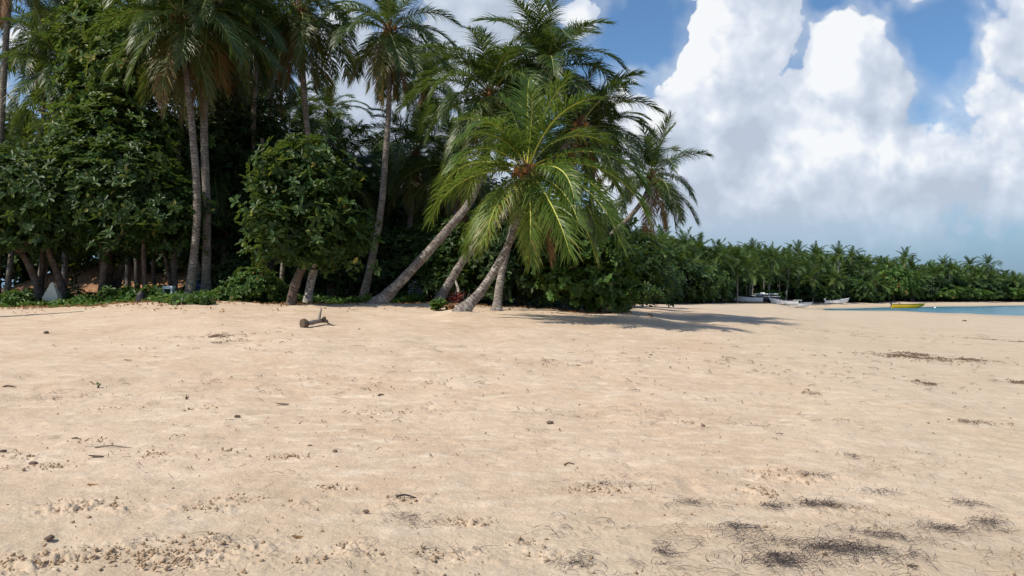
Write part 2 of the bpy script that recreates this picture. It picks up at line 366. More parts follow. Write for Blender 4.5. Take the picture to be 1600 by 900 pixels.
for (px, D, r, h) in [(722, 26.5, 1.0, .26), (700, 27.2, .7, .12), (592, 31.6, 1.1, .10), (688, 32.5, .9, .12)]:
    MOUNDS.append(((px - 800) / F * D, D, r, h))

def veg_edge(px):   # distance of the sand / vegetation boundary
    return np.interp(px, [-900, 0, 90, 200, 300, 330, 345, 440, 560, 640, 700, 780, 850, 940, 985, 1000, 1120, 1200, 1290, 1400, 1500, 1600, 1900],
                     [31, 31.5, 31.2, 31.0, 30, 30, 31.6, 31.6, 32.5, 34.5, 36, 36, 35, 33.5, 36, 100, 142, 163, 186, 210, 228, 250, 330])

# rough sand: places (photo px, py, half width px, strength) where feet and tides broke the surface
ROUGH = [(130, 795, 90, 1.0), (60, 880, 110, 1.2), (180, 870, 110, 1.1), (330, 865, 120, .9), (450, 715, 55, .7), (240, 712, 45, .7), (320, 795, 60, .7), (70, 730, 60, .6), (40, 715, 50, .6),
         (300, 850, 60, 1.0), (465, 790, 40, .7), (725, 818, 45, .9), (540, 860, 60, .7), (250, 880, 100, 1.1), (470, 880, 40, .8), (380, 782, 50, .5), (640, 780, 50, .35), (350, 705, 30, .4),
         (930, 770, 80, .5), (960, 765, 60, .4), (1230, 745, 80, .6), (1190, 770, 60, .6), (850, 870, 60, .5), (820, 850, 40, .5), (1290, 795, 90, .35), (150, 690, 40, .4), (515, 765, 40, .5), (700, 870, 90, .5),
         (310, 640, 40, .35), (180, 640, 60, .3), (600, 645, 90, .25), (1050, 660, 60, .25), (1450, 560, 70, .5), (340, 528, 60, .4), (470, 662, 20, .4)]
def build_terrain():
    th = np.unique(np.concatenate([np.linspace(-math.pi, -.66, 60), np.linspace(-.66, .66, 1010), np.linspace(.66, math.pi, 60)]))
    r = np.unique(np.concatenate([np.linspace(.02, 3.6, 12), np.exp(np.arange(math.log(3.6), math.log(14), .0030)), np.exp(np.linspace(math.log(14), math.log(45), 260)),
                                  np.exp(np.linspace(math.log(45), math.log(300), 130)), np.exp(np.linspace(math.log(300), math.log(5000), 24))]))
    A, R = np.meshgrid(th, r); X = R * np.sin(A); Y = R * np.cos(A); x, y = X.ravel(), Y.ravel()
    z = ground(x, y)
    rr = R.ravel(); a = A.ravel(); near = (rr < 42) & (np.abs(a) < .7)
    xn, yn = x[near], y[near]; w = np.clip((42 - rr[near]) / 25, 0, 1) 
    d = .013 * fbm(xn * 6.5, yn * 6.5, 4, 21) + .016 * fbm(xn * 2.4, yn * 3.5, 3, 5)
    dents = fbm(xn * 2.6, yn * 2.6, 2, 60); d -= .03 * np.clip(dents - .30, 0, 1) * 4 * .5
    mask = np.zeros(len(xn))
    for px, py, rp, s in ROUGH:
        c = hit(px, py); rad = rp / F * c[1]
        mask = np.maximum(mask, s * np.exp(-(((xn - c[0]) / rad) ** 2 + ((yn - c[1]) / (rad * .62)) ** 2) ** 1.4))
    cr = fbm(xn * 21, yn * 21, 3, 40) + .5 * fbm(xn * 9, yn * 9, 2, 41); bl = fbm(xn * 4, yn * 4, 2, 44)
    crumb = np.clip(cr + .12, 0, .6) * .045 - .07 * np.clip(-(bl + .05), 0, .4)
    d += crumb * mask * np.clip(bl * 3 + 1.0, 0, 1.6)
    broad = np.clip(fbm(xn * .9, yn * .9, 3, 70) * 1.6 + .1, 0, 1) * np.clip(1.2 - yn / 9, 0, 1)
    d += np.clip(cr + .02, 0, .6) * .014 * broad
    z[near] += d * w
    n1, n2 = X.shape[1], X.shape[0]
    i = np.arange(n2 - 1)[:, None] * n1; j = np.arange(n1 - 1)[None]
    q = np.stack([i + j, i + n1 + j, i + n1 + j + 1, i + j + 1], -1).reshape(-1, 4)[:, ::-1]
    pxx = np.where(y > .5, 800 + F * x / np.maximum(y, .5), np.where(x < 0, -900, 1900)); pxx = np.clip(pxx, -900, 1900)
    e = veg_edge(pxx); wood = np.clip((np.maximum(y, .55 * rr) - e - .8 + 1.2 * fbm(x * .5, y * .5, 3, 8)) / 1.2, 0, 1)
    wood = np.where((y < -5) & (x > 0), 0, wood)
    rough = np.zeros(len(x)); rough[near] = np.clip(mask + broad * .3, 0, 1)
    m, n, b, _ = base_mat('sand', .9, .12)
    pos = n.new('ShaderNodeTexCoord').outputs['Object']
    c = n.mix(n.sstep(n.noise(pos, .35, 5, .6), .3, .7), (.53, .388, .268, 1), (.62, .482, .355, 1))
    c = n.mix(n.sstep(n.noise(n.vm('MULTIPLY', pos, (1, 2.2, 1)), 1.6, 6, .65), .46, .70), c, (.67, .545, .415, 1))
    c = n.mix(n.m('MULTIPLY', n.sstep(n.noise(n.vm('ADD', pos, (40, 3, 0)), .9, 6, .65), .50, .72), .7), c, (.44, .33, .225, 1))
    sx, sy, sz = n.sep(pos)
    c = n.mix(n.sstep(n.m('SUBTRACT', sx, n.m('MULTIPLY', sy, .18)), .2, 6.0, 0.0, .45), c, (.50, .42, .31, 1))     # damper sand towards the bay
    c = n.mix(n.m('MULTIPLY', n.sstep(n.noise(pos, 9, 6, .7), .42, .68), .35), c, (.40, .30, .21, 1))
    c = n.mix(n.m('MULTIPLY', n.sstep(n.noise(pos, 70, 3, .7), .50, .72), .55), c, (.30, .225, .16, 1))
    c = n.mix(n.m('MULTIPLY', n.sstep(n.noise(n.vm('ADD', pos, (9, 9, 9)), 55, 3, .7), .60, .72), .8), c, (.78, .69, .58, 1))
    fleck = n.m('MULTIPLY', n.sstep(n.voro(n.vm('MULTIPLY', pos, (1, 1.7, 1)), 4.2, 0), .075, .05), n.sstep(n.noise(pos, 1.3, 3, .6), .48, .60))
    c = n.mix(n.m('MULTIPLY', fleck, .8), c, (.15, .105, .08, 1))
    c = n.mix(n.m('MULTIPLY', n.sstep(n.m('ADD', sy, n.m('MULTIPLY', n.noise(pos, .8, 4, .6), 4)), 9.5, 5.5), .5), c, (.43, .355, .25, 1))      # sand turns unevenly darker and greyer over the nearest stretch
    wet = n.m('MULTIPLY', n.sstep(sz, -.62, -.98), 1.0)
    c = n.mix(wet, c, (.40, .33, .25, 1))
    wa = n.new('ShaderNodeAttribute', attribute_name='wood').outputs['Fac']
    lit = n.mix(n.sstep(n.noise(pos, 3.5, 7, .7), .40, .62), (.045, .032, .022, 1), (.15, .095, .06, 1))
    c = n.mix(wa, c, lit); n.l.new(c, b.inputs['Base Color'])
    bp = n.new('ShaderNodeBump'); bp.inputs['Distance'].default_value = .02; bp.inputs['Strength'].default_value = .6
    hgt = n.m('ADD', n.noise(pos, 28, 7, .68), n.m('MULTIPLY', n.noise(pos, 7, 5, .6), 1.2)); n.l.new(hgt, bp.inputs['Height'])
    n.l.new(bp.outputs[0], b.inputs['Normal'])
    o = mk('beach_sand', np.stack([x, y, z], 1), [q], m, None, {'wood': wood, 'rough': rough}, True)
    tag(o, kind='structure')
build_terrain()

def build_water():
    xs = np.concatenate([np.linspace(10, 400, 40), [700, 1500, 5000]]); ys = np.concatenate([[-4000, -800, -100], np.linspace(0, 420, 40), [800, 2000, 5000]])
    X, Y = np.meshgrid(xs, ys); n1 = len(xs)
    i = np.arange(len(ys) - 1)[:, None] * n1; j = np.arange(n1 - 1)[None]
    q = np.stack([i + j, i + j + 1, i + n1 + j + 1, i + n1 + j], -1).reshape(-1, 4)
    m, n, b, _ = base_mat('sea_water', .25, .25); pos = n.new('ShaderNodeTexCoord').outputs['Object']
    rip = n.noise(n.vm('MULTIPLY', pos, (.5, 1.0, 1)), .45, 6, .65)
    c = n.ramp(rip, [(.30, (.008, .085, .14)), (.52, (.02, .15, .20)), (.72, (.08, .28, .31))]); n.l.new(c, b.inputs['Base Color'])
    bp = n.new('ShaderNodeBump'); bp.inputs['Distance'].default_value = .35; bp.inputs['Strength'].default_value = .6
    n.l.new(rip, bp.inputs['Height']); n.l.new(bp.outputs[0], b.inputs['Normal'])
    tag(mk('sea_water', np.stack([X.ravel(), Y.ravel(), np.full(X.size, -1.0)], 1), [q], m), kind='structure')
build_water()

# brown earth bank seen between the trunks at the left
def build_bank():
    u = np.linspace(0, 1, 60); v = np.linspace(0, 1, 24); U, Vv = np.meshgrid(u, v)
    x = -32 + 21 * U; y = 47 + 11 * Vv
    prof = np.sin(np.clip(Vv * 1.0, 0, 1) * math.pi) * (np.sin(U * math.pi) ** .35)
    z = ground(x.ravel(), y.ravel()).reshape(x.shape) - .1 + prof * (2.3 + .5 * np.sin(U * 9)) + .3 * fbm(x * .8, y * .8, 4, 2) * prof
    n1 = 60; i = np.arange(23)[:, None] * n1; j = np.arange(59)[None]
    q = np.stack([i + j, i + j + 1, i + n1 + j + 1, i + n1 + j], -1).reshape(-1, 4)
    o = mk('earth_bank', np.stack([x.ravel(), y.ravel(), z.ravel()], 1), [q], plain('red_earth', (.34, .19, .11), .95, .1, .5, 1.5, .5), smooth=True)
    tag(o, kind='structure')
build_bank()

# ------------------------------------------------------------------ palms
def frond_geo(e0, seed, nl=74, wid=.0124, curl=None, lat=0.0, droop=1.0, ll=1.0, segs=3):
    """unit-length frond: starts at the origin heading +Y at elevation e0 (degrees). Returns V, F4, midx, tint"""
    r = np.random.default_rng(seed)
    K = 22; s = np.linspace(0, 1, K)
    if curl is None: curl = np.interp(e0, [-80, -40, 0, 30, 60, 85], [12, 40, 72, 88, 80, 42])
    el = np.radians(np.maximum(e0 - curl * s ** 1.35 * r.uniform(.85, 1.15), -88)); az = np.radians(lat) * s ** 1.5
    T = np.stack([np.sin(az) * np.cos(el), np.cos(az) * np.cos(el), np.sin(el)], 1)
    C = np.vstack([[0, 0, 0], np.cumsum((T[:-1] + T[1:]) / 2 * (1 / (K - 1)), axis=0)])
    side = unit(np.cross(T, [0, 0, 1.0]) + np.array([1e-3, 0, 0])); up = np.cross(side, T)
    tw = np.radians(r.uniform(-28, 28)) * s
    side, up = side * np.cos(tw)[:, None] + up * np.sin(tw)[:, None], up * np.cos(tw)[:, None] - side * np.sin(tw)[:, None]
    V, F4, mi, ti = [], [], [], []
    # midrib: triangular-ish tube
    rad = .0095 * (1 - s) ** .7 * .72 + .001; rad[0] = .012
    a = np.array([0, 2.1, 4.2]); ring = C[:, None] + rad[:, None, None] * (np.cos(a)[None, :, None] * side[:, None] * 1.5 + np.sin(a)[None, :, None] * up[:, None])
    V.append(ring.reshape(-1, 3)); i = np.arange(K - 1)[:, None] * 3; j = np.arange(3)[None]; j2 = (j + 1) % 3
    F4.append(np.stack([i + j, i + j2, i + 3 + j2, i + 3 + j], -1).reshape(-1, 4)); mi.append(np.ones((K - 1) * 3)); ti.append(np.full(K * 3, .5)); n0 = K * 3
    sl = .13 + .865 * (np.arange(nl) + .5) / nl
    for sg in (-1, 1):
        ss = sl + r.normal(0, .003, nl); keep = r.random(nl) > .05; ss = ss[keep]; m = len(ss)
        f = np.stack([np.interp(ss, s, C[:, k]) for k in range(3)], 1); t = unit(np.stack([np.interp(ss, s, T[:, k]) for k in range(3)], 1))
        sd_ = unit(np.stack([np.interp(ss, s, side[:, k]) for k in range(3)], 1)) * sg; u_ = np.cross(sd_ * sg, t)
        Ln = .255 * ll * (np.sin(np.clip((ss - .08) / .92, 0, 1) ** .62 * math.pi * .93) ** .55 + .12) * r.uniform(.75, 1.15, m)
        al = np.radians(np.interp(ss, [.1, .5, 1], [28, 42, 68]) + r.normal(0, 7, m))
        d = unit(sd_ * np.cos(al)[:, None] + t * np.sin(al)[:, None] + u_ * .20 + r.normal(0, .085, (m, 3)))
        g = droop * np.interp(ss, [.1, 1], [.40, .22])[:, None] * r.uniform(.6, 1.4, (m, 1)) * np.array([[0, 0, -1.0]])
        pts = [f]; wv = []
        nrm = unit(np.cross(d, t)); wdir = unit(np.cross(nrm, d))
        for k in range(segs):
            pts.append(pts[-1] + d * (Ln / segs)[:, None]); d = unit(d + g * (1.0 + .6 * k))
        ws = wid * np.interp(np.linspace(0, 1, segs + 1), [0, .35, 1], [.65, 1.0, .06]) 
        row = []
        for k in range(segs + 1):
            row += [pts[k] - wdir * ws[k] / 2, pts[k] + wdir * ws[k] / 2]
        R_ = np.stack(row, 1); V.append(R_.reshape(-1, 3)); b0 = n0 + np.arange(m)[:, None] * 2 * (segs + 1)
        for k in range(segs): F4.append(np.concatenate([b0 + 2 * k, b0 + 2 * k + 1, b0 + 2 * k + 3, b0 + 2 * k + 2], 1)); mi.append(np.zeros(m))
        base = np.clip(.40 + r.normal(0, .12, m), 0, 1)[:, None] + np.linspace(-.04, .12, segs + 1)[None]
        age = np.interp(e0, [-75, -50, -10, 20, 60], [.42, .30, .10, .02, -.03])
        ti.append(np.clip(np.repeat(base + age, 2, axis=1), 0, .98).ravel()); n0 += m * 2 * (segs + 1)
    return np.vstack(V), np.vstack(F4), np.concatenate(mi), np.concatenate(ti)

ELEV = [84, 66, 48, 30, 12, -8, -30, -55, -75]
FRONDS = {}
BRIGHT = {}
for ei, e in enumerate(ELEV):
    for v in range(3):
        V, f4, mi, ti = frond_geo(e, 100 + ei * 7 + v, lat=(-22, 6, 25)[v], droop=np.interp(e, [-60, 20, 80], [1.3, 1.15, .8]))
        FRONDS[(ei, v)] = mk('frond_mesh', V, [f4], [M['frond'], M['rachis']], mi, {'tint': ti}, link=False)
for k_, me_ in list(FRONDS.items()):
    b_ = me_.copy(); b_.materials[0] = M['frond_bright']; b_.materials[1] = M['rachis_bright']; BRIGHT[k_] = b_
for v in range(2):
    V, f4, mi, ti = frond_geo(-62 - 12 * v, 300 + v, nl=58, droop=1.9); ti = np.random.default_rng(v).uniform(0, 1, len(ti))
    FRONDS[('dead', v)] = mk('frond_dead_mesh', V, [f4], [M['frond_dead'], M['rachis_dead']], mi, {'tint': ti}, link=False)

def nut_mesh(name, mat):
    import bmesh
    bm = bmesh.new(); bmesh.ops.create_icosphere(bm, subdivisions=2, radius=.13)
    for v in bm.verts: v.co.z *= 1.25; v.co.x += .012 * math.sin(v.co.z * 30)
    me = bpy.data.meshes.new(name); bm.to_mesh(me); bm.free(); me.materials.append(mat)
    for p in me.polygons: p.use_smooth = True
    return me
NUT = [nut_mesh('coconut_mesh', M['nut']), nut_mesh('coconut_green_mesh', M['nut_green'])]
def sheath_mesh(seed):
    r = np.random.default_rng(seed); mb = MB()
    for k in range(46):
        a = r.uniform(0, 2 * math.pi); d = np.array([math.cos(a), math.sin(a), 0]); z0 = r.uniform(-.35, .3); L = r.uniform(.3, .85)
        p0 = d * .12 + [0, 0, z0]; p1 = p0 + d * L * .45 + [0, 0, r.uniform(-.15, .3)]; p2 = p1 + d * L * .15 + [0, 0, -L * .6]
        w = np.cross(d, [0, 0, 1]) * r.uniform(.012, .05)
        mb.add([p0 - w, p0 + w, p1 + w * .8, p1 - w * .8, p2 + w * .2, p2 - w * .2], [(0, 1, 2, 3), (3, 2, 4, 5)])
    mb.tube([[0, 0, -.45], [0, 0, 0], [0, 0, .4]], [.15, .19, .07], 8)
    return mb.build('leaf_sheath_mesh', M['fibre'], link=False)
SHEATH = [sheath_mesh(1), sheath_mesh(2)]

def trunk_pts(path, D0, D1, n):
    """path in photo pixels from the base up, distance from D0 to D1; base put on the ground"""
    k = len(path); P3 = [P(px, py, D0 + (D1 - D0) * i / (k - 1)) for i, (px, py) in enumerate(path)]
    g = G(path[0][0], D0); P3[0] = g
    return spline(P3, n)
def palm(label, path, D0, D1, r0=.17, r1=.11, L=4.6, nf=26, seed=0, nuts=0, dead=2, group='coconut palms along the beach edge', mat='palm_bark', flare=1.6, esp=(86, 128), azs=None, name='coconut_palm', extra=(), openface=0, jit=(6, .18), dmat='dark'):
    r = np.random.default_rng(1000 + seed)
    pts = trunk_pts(path, D0, D1, 90); base = pts[0].copy(); top = pts[-1]
    t = thing(name, label, 'palm tree', base, group)
    s = np.linspace(0, 1, 90); Lt = np.linalg.norm(np.diff(pts, axis=0), axis=1).sum()
    rad = r0 + (r1 - r0) * s ** .8; rad = rad * (1 + (flare - 1) * np.exp(-s * Lt / .45)); rad = rad * (1 + .03 * np.sin(s * Lt / .13 * 6.28) + r.normal(0, .012, 90))
    dirn = unit(pts[1] - pts[0]); root = pts[0] - dirn * .5
    P2 = np.vstack([root, pts]) - base; rad = np.append(rad[0] * 1.15, rad)
    MB().tube(P2, rad, 14).build('trunk', M[mat], t, True)
    tp = top - base
    obj('leaf_sheath', SHEATH[seed % 2], t, tp)
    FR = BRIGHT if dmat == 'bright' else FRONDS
    for i in range(nf):
        f = i / max(nf - 1, 1); e = esp[0] - esp[1] * f ** 1.05 + r.normal(0, jit[0]); ei = int(np.argmin(np.abs(np.array(ELEV) - e)))
        az = i * 2.39996 + r.normal(0, jit[1]) + seed
        if abs((math.degrees(az) % 360) - 180) < openface and -25 < e < 75: continue
        o = obj('frond', FR[(ei, int(r.integers(3)))], t, tp + np.array([math.sin(az), math.cos(az), 0]) * .08 + [0, 0, .25 - .45 * f])
        sc = L * np.interp(f, [0, .12, .5, 1], [.72, .93, 1.03, .9]) * r.uniform(.92, 1.08)
        o.rotation_euler = (r.normal(0, .06), r.normal(0, .06), -az); o.scale = (sc * r.uniform(.9, 1.15), sc, sc)
    for (az, e, sc) in extra:     # fronds one can read off the photo: azimuth from straight away, clockwise seen from above
        ei = int(np.argmin(np.abs(np.array(ELEV) - e))); o = obj('frond', FR[(ei, int(r.integers(3)))], t, tp + [0, 0, .1]); o.rotation_euler = (0, 0, -math.radians(az)); o.scale = (L * sc,) * 3
    for i in range(dead):
        o = obj('frond', FRONDS[('dead', i % 2)], t, tp + [0, 0, -.25]); o.rotation_euler = (0, 0, r.uniform(0, 6.28)); o.scale = (L * .8,) * 3; o['label'] = 'dry brown hanging frond'
    for i in range(nuts):
        az = math.pi + r.normal(0, .9); q = r.uniform(.28, .52); o = obj('coconut', NUT[0 if i % 4 else 1], t, tp + np.array([math.sin(az) * q, math.cos(az) * q, r.uniform(-.55, .12)]))
        o.rotation_euler = tuple(r.uniform(-.6, .6, 3)); o.scale = (r.uniform(.65, .9),) * 3
    return t

NEARG = 'coconut palms along the beach edge'
palm('tall palm at the left edge of the photo, mostly bare dark trunk', [(-6, 470), (-2, 300), (6, 120), (18, -60)], 38, 38, .17, .13, 3.7, 22, 1)
palm('dark tall palm whose crown tops the leafy tree at upper left', [(100, 460), (105, 300), (112, 150), (120, 30)], 44, 44, .16, .11, 3.7, 24, 2)
palm('palm with long fronds arching left over the trees, left of the leafy tree', [(60, 460), (80, 300), (100, 190), (108, 120)], 38, 38, .16, .11, 4.1, 22, 3)
palm('low palm with yellow-green fronds showing at the far left above the dark trees', [(10, 460), (20, 380), (32, 300), (40, 240)], 42, 42, .15, .11, 3.5, 20, 31)
palm('front trunk of the close pair of tall palms at left, pale grey and slightly bowed', [(296, 456), (308, 330), (300, 200), (288, 90), (284, 28)], 33.0, 33.5, .17, .13, 4.2, 36, 4, nuts=3, dead=2, esp=(84, 165))
palm('straight rear trunk of the close pair of tall palms at left', [(322, 455), (323, 330), (319, 200), (322, 60), (330, 5)], 34.5, 34.5, .19, .14, 4.0, 34, 5, nuts=3, dead=3, esp=(84, 160))
palm('thin darker palm just left of the close pair, its trunk splitting the shade', [(272, 456), (273, 330), (281, 200), (290, 100), (258, -20)], 36.5, 37, .14, .10, 3.9, 26, 6, esp=(84, 155))
palm('tall thin palm seen between the close pair and the pair further right, trunk half hidden', [(405, 455), (400, 340), (396, 200), (400, 90), (398, -10)], 40, 40, .14, .11, 4.0, 26, 7)
palm('tall palm with a broad hanging crown, its ringed trunk rising behind the round leafy tree', [(520, 455), (497, 320), (480, 200), (473, 110), (470, 15)], 38, 37.5, .17, .13, 4.0, 36, 8, nuts=5, dead=2, esp=(84, 155))
palm('tall slender palm with a swept trunk in front of the strip of grey sky', [(566, 458), (592, 350), (602, 250), (608, 150), (607, 48)], 36, 36.5, .18, .11, 3.35, 34, 9, nuts=4, dead=2, esp=(84, 155))
palm('smaller distant palm against the sky just left of the swept trunk', [(515, 460), (514, 360), (515, 260), (514, 178)], 60, 60, .15, .11, 3.3, 24, 10)
palm('palm with orange dead fronds hanging under its crown, right of the swept trunk', [(640, 460), (645, 350), (655, 230), (668, 128)], 48, 48, .15, .11, 3.1, 30, 11, dead=6, nuts=4)
palm('stout low palm with dense dark hanging fronds between the swept trunk and the leaning trunks', [(625, 458), (636, 380), (645, 310), (650, 238)], 44, 44, .18, .14, 3.6, 38, 12, dead=2, esp=(86, 160))
palm('low bushy palm half hidden behind the swept trunk', [(590, 460), (575, 400), (565, 350), (562, 300)], 47, 47, .14, .12, 3.4, 22, 13)
palm('longest leaning palm, its rough trunk slanting up from the left into the crowns', [(593, 479), (640, 425), (700, 358), (742, 300), (768, 205), (766, 150)], 31.5, 33, .215, .12, 3.7, 36, 14, dead=1, nuts=2, mat='palm_bark_base', flare=1.7, extra=((-10, 84, 1.0),))
palm('leaning palm whose trunk is the middle one of the three slanting ones', [(684, 472), (722, 410), (768, 357), (842, 278), (905, 198)], 33, 34, .185, .115, 3.7, 36, 15, nuts=9, openface=40, dead=2, mat='palm_bark_base', flare=1.6)
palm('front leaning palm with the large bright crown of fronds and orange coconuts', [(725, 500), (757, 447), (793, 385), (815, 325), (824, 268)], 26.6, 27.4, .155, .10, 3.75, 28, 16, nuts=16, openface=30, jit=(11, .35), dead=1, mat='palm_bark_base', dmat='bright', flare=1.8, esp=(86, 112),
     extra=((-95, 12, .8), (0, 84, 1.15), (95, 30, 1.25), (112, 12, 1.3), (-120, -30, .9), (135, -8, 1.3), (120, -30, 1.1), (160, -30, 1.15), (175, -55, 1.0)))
palm('upright rear palm whose trunk crosses behind the front leaning one, crown tallest of the clump', [(776, 482), (783, 430), (800, 360), (835, 220), (853, 108)], 31.5, 34, .17, .11, 3.7, 40, 17, nuts=4, dead=1, mat='palm_bark_base')
palm('palm leaning right on a thin trunk against the open sky, rightmost of the near palms', [(880, 462), (945, 380), (985, 338), (1006, 310), (1019, 276)], 41, 42, .15, .11, 3.35, 28, 18, nuts=4, dead=3)
palm('palm filling the gap between the tallest crown and the right-leaning one', [(905, 470), (915, 400), (925, 300), (928, 215)], 37, 37.5, .15, .11, 2.9, 26, 19, dead=2)
palm('shadowed palm behind the leaning trunks, its fronds hanging low over the bushes', [(700, 462), (704, 400), (712, 330), (718, 262)], 41, 41, .15, .12, 3.6, 30, 20, dead=2)
palm('dark palm low in the shade right of the close pair of trunks', [(352, 457), (350, 400), (345, 330), (340, 262)], 40, 40, .15, .12, 4.0, 20, 21, esp=(70, 110))
palm('dim palm behind the round leafy tree, its fronds showing to the right', [(455, 458), (470, 380), (480, 320), (478, 230)], 50, 50, .15, .12, 3.8, 24, 22)
palm('palm in deep shade behind the leafy tree at upper left', [(200, 457), (200, 350), (205, 200), (210, 80)], 46, 46, .15, .12, 3.9, 24, 23)
palm('background palm under the strip of grey sky, fronds overlapping the swept trunk', [(600, 462), (610, 400), (615, 340), (618, 290)], 55, 55, .15, .12, 3.6, 24, 24)
palm('half-hidden palm low between the stout palm and the longest leaning trunk', [(690, 462), (690, 420), (692, 370), (694, 318)], 46, 46, .14, .11, 3.7, 26, 41)
palm('palm in the second row behind the swept trunk, crown level with the stout one', [(585, 462), (588, 400), (588, 330), (590, 262)], 52, 52, .14, .11, 3.7, 26, 42)
palm('palm between the tall thin one and the tall broad-crowned one, deep in shade', [(430, 462), (432, 400), (434, 300), (436, 205)], 47, 47, .14, .11, 4.0, 28, 43, esp=(84, 150))
palm('dark-crowned palm high behind the gap right of the close pair', [(370, 462), (372, 380), (374, 250), (372, 130)], 50, 50, .14, .11, 4.2, 28, 44, esp=(84, 150))
palm('palm crown filling the top edge between the close pair and the broad-crowned palm', [(425, 462), (424, 350), (424, 200), (424, 62)], 44, 44, .14, .11, 4.0, 32, 45, esp=(84, 150))
palm('palm behind the close pair, its crown just right of and below theirs', [(350, 462), (349, 350), (348, 200), (346, 85)], 42, 42, .14, .11, 3.8, 30, 46, esp=(84, 150))
palm('palm high at upper left, fronds spreading over the far left sky', [(70, 462), (70, 350), (68, 200), (66, 62)], 45, 45, .14, .11, 3.9, 28, 47, esp=(84, 140))
palm('palm crown behind the leafy tree top and left of the close pair', [(215, 462), (212, 350), (208, 150), (205, 22)], 42, 42, .14, .11, 4.0, 30, 48, esp=(84, 145))
palm('palm crown low in the shade between the two tall middle palms', [(545, 462), (540, 400), (535, 330), (530, 268)], 44, 44, .14, .11, 3.6, 28, 49)
# palms of the same wood just outside the photo: they stand left of it and shade it
palm('palm standing left of the photo, out of frame', [(-230, 470), (-235, 300), (-240, 120)], 36, 36, .17, .12, 4.6, 22, 25)
palm('palm standing well left of the photo, out of frame', [(-420, 470), (-415, 250), (-410, 60)], 40, 40, .17, .12, 4.6, 22, 26)

# ------------------------------------------------------------------ broadleaf trees and bushes
def leaf_geo(lobes, ncl, L, W, seed, per=7, inner=.30, flatten=.0, clump=.15, nclump=46, up=.5, tint0=.42):
    """lobes: list of (centre xyz, radii xyz). Rosettes of leaves gathered into clumps."""
    r = np.random.default_rng(seed); lob_c = np.array([l[0] for l in lobes], float); lob_r = np.array([l[1] for l in lobes], float)
    area = (lob_r ** 1.6).prod(1) ** .66; pr = area / area.sum()
    kk = r.choice(len(lobes), nclump * len(lobes), p=pr); dd = unit(r.normal(size=(len(kk), 3))); dd[:, 2] = np.where(dd[:, 2] < -.55, -dd[:, 2], dd[:, 2])
    cc = dd * (1 - .12 * r.random((len(kk), 1)))
    idx = r.integers(0, len(kk), ncl); l = kk[idx]
    u = cc[idx] + r.normal(0, clump, (ncl, 3)); isin = r.random(ncl) < inner; u[isin] *= r.uniform(.25, .85, (isin.sum(), 1))
    c = lob_c[l] + u * lob_r[l]; outw = unit(u)
    a = unit(outw * .7 + np.array([0, 0, up]) + r.normal(0, .32, (ncl, 3)))
    ref = unit(r.normal(size=(ncl, 3))); b1 = unit(np.cross(a, ref)); b2 = np.cross(a, b1)
    ctint = np.clip(tint0 + r.normal(0, .13, ncl), .02, .95)
    Vs = []; tint = []
    for k in range(per):
        ph = 2 * math.pi * k / per + r.normal(0, .25, ncl)
        rad = b1 * np.cos(ph)[:, None] + b2 * np.sin(ph)[:, None]
        d = unit(rad * .95 + a * r.uniform(-.05, .65, (ncl, 1))); nrm = unit(a - d * (a * d).sum(1)[:, None]); sd_ = np.cross(d, nrm)
        l_ = (L * r.uniform(.45, 1.25, ncl))[:, None]; w_ = (W * r.uniform(.8, 1.15, ncl))[:, None]
        base = c + d * l_ * .08; tip = base + d * l_ - nrm * l_ * .14; m1 = base + d * l_ * .42; m2 = base + d * l_ * .78 - nrm * l_ * .05
        up_ = nrm * w_ * .10
        Vs.append(np.stack([base, m1 - sd_ * w_ * .40 + up_, m2 - sd_ * w_ * .42 + up_, tip, m2 + sd_ * w_ * .42 + up_, m1 + sd_ * w_ * .40 + up_], 1))
        tint.append(np.repeat(np.clip(ctint + r.normal(0, .08, ncl) + (r.random(ncl) > .975) * .6, 0, 1), 6))
    V = np.concatenate(Vs).reshape(-1, 3); m = ncl * per; b0 = np.arange(m)[:, None] * 6
    F = np.concatenate([b0 + [[0, 1, 2, 3]], b0 + [[0, 3, 4, 5]]])
    return V, F, np.concatenate(tint)
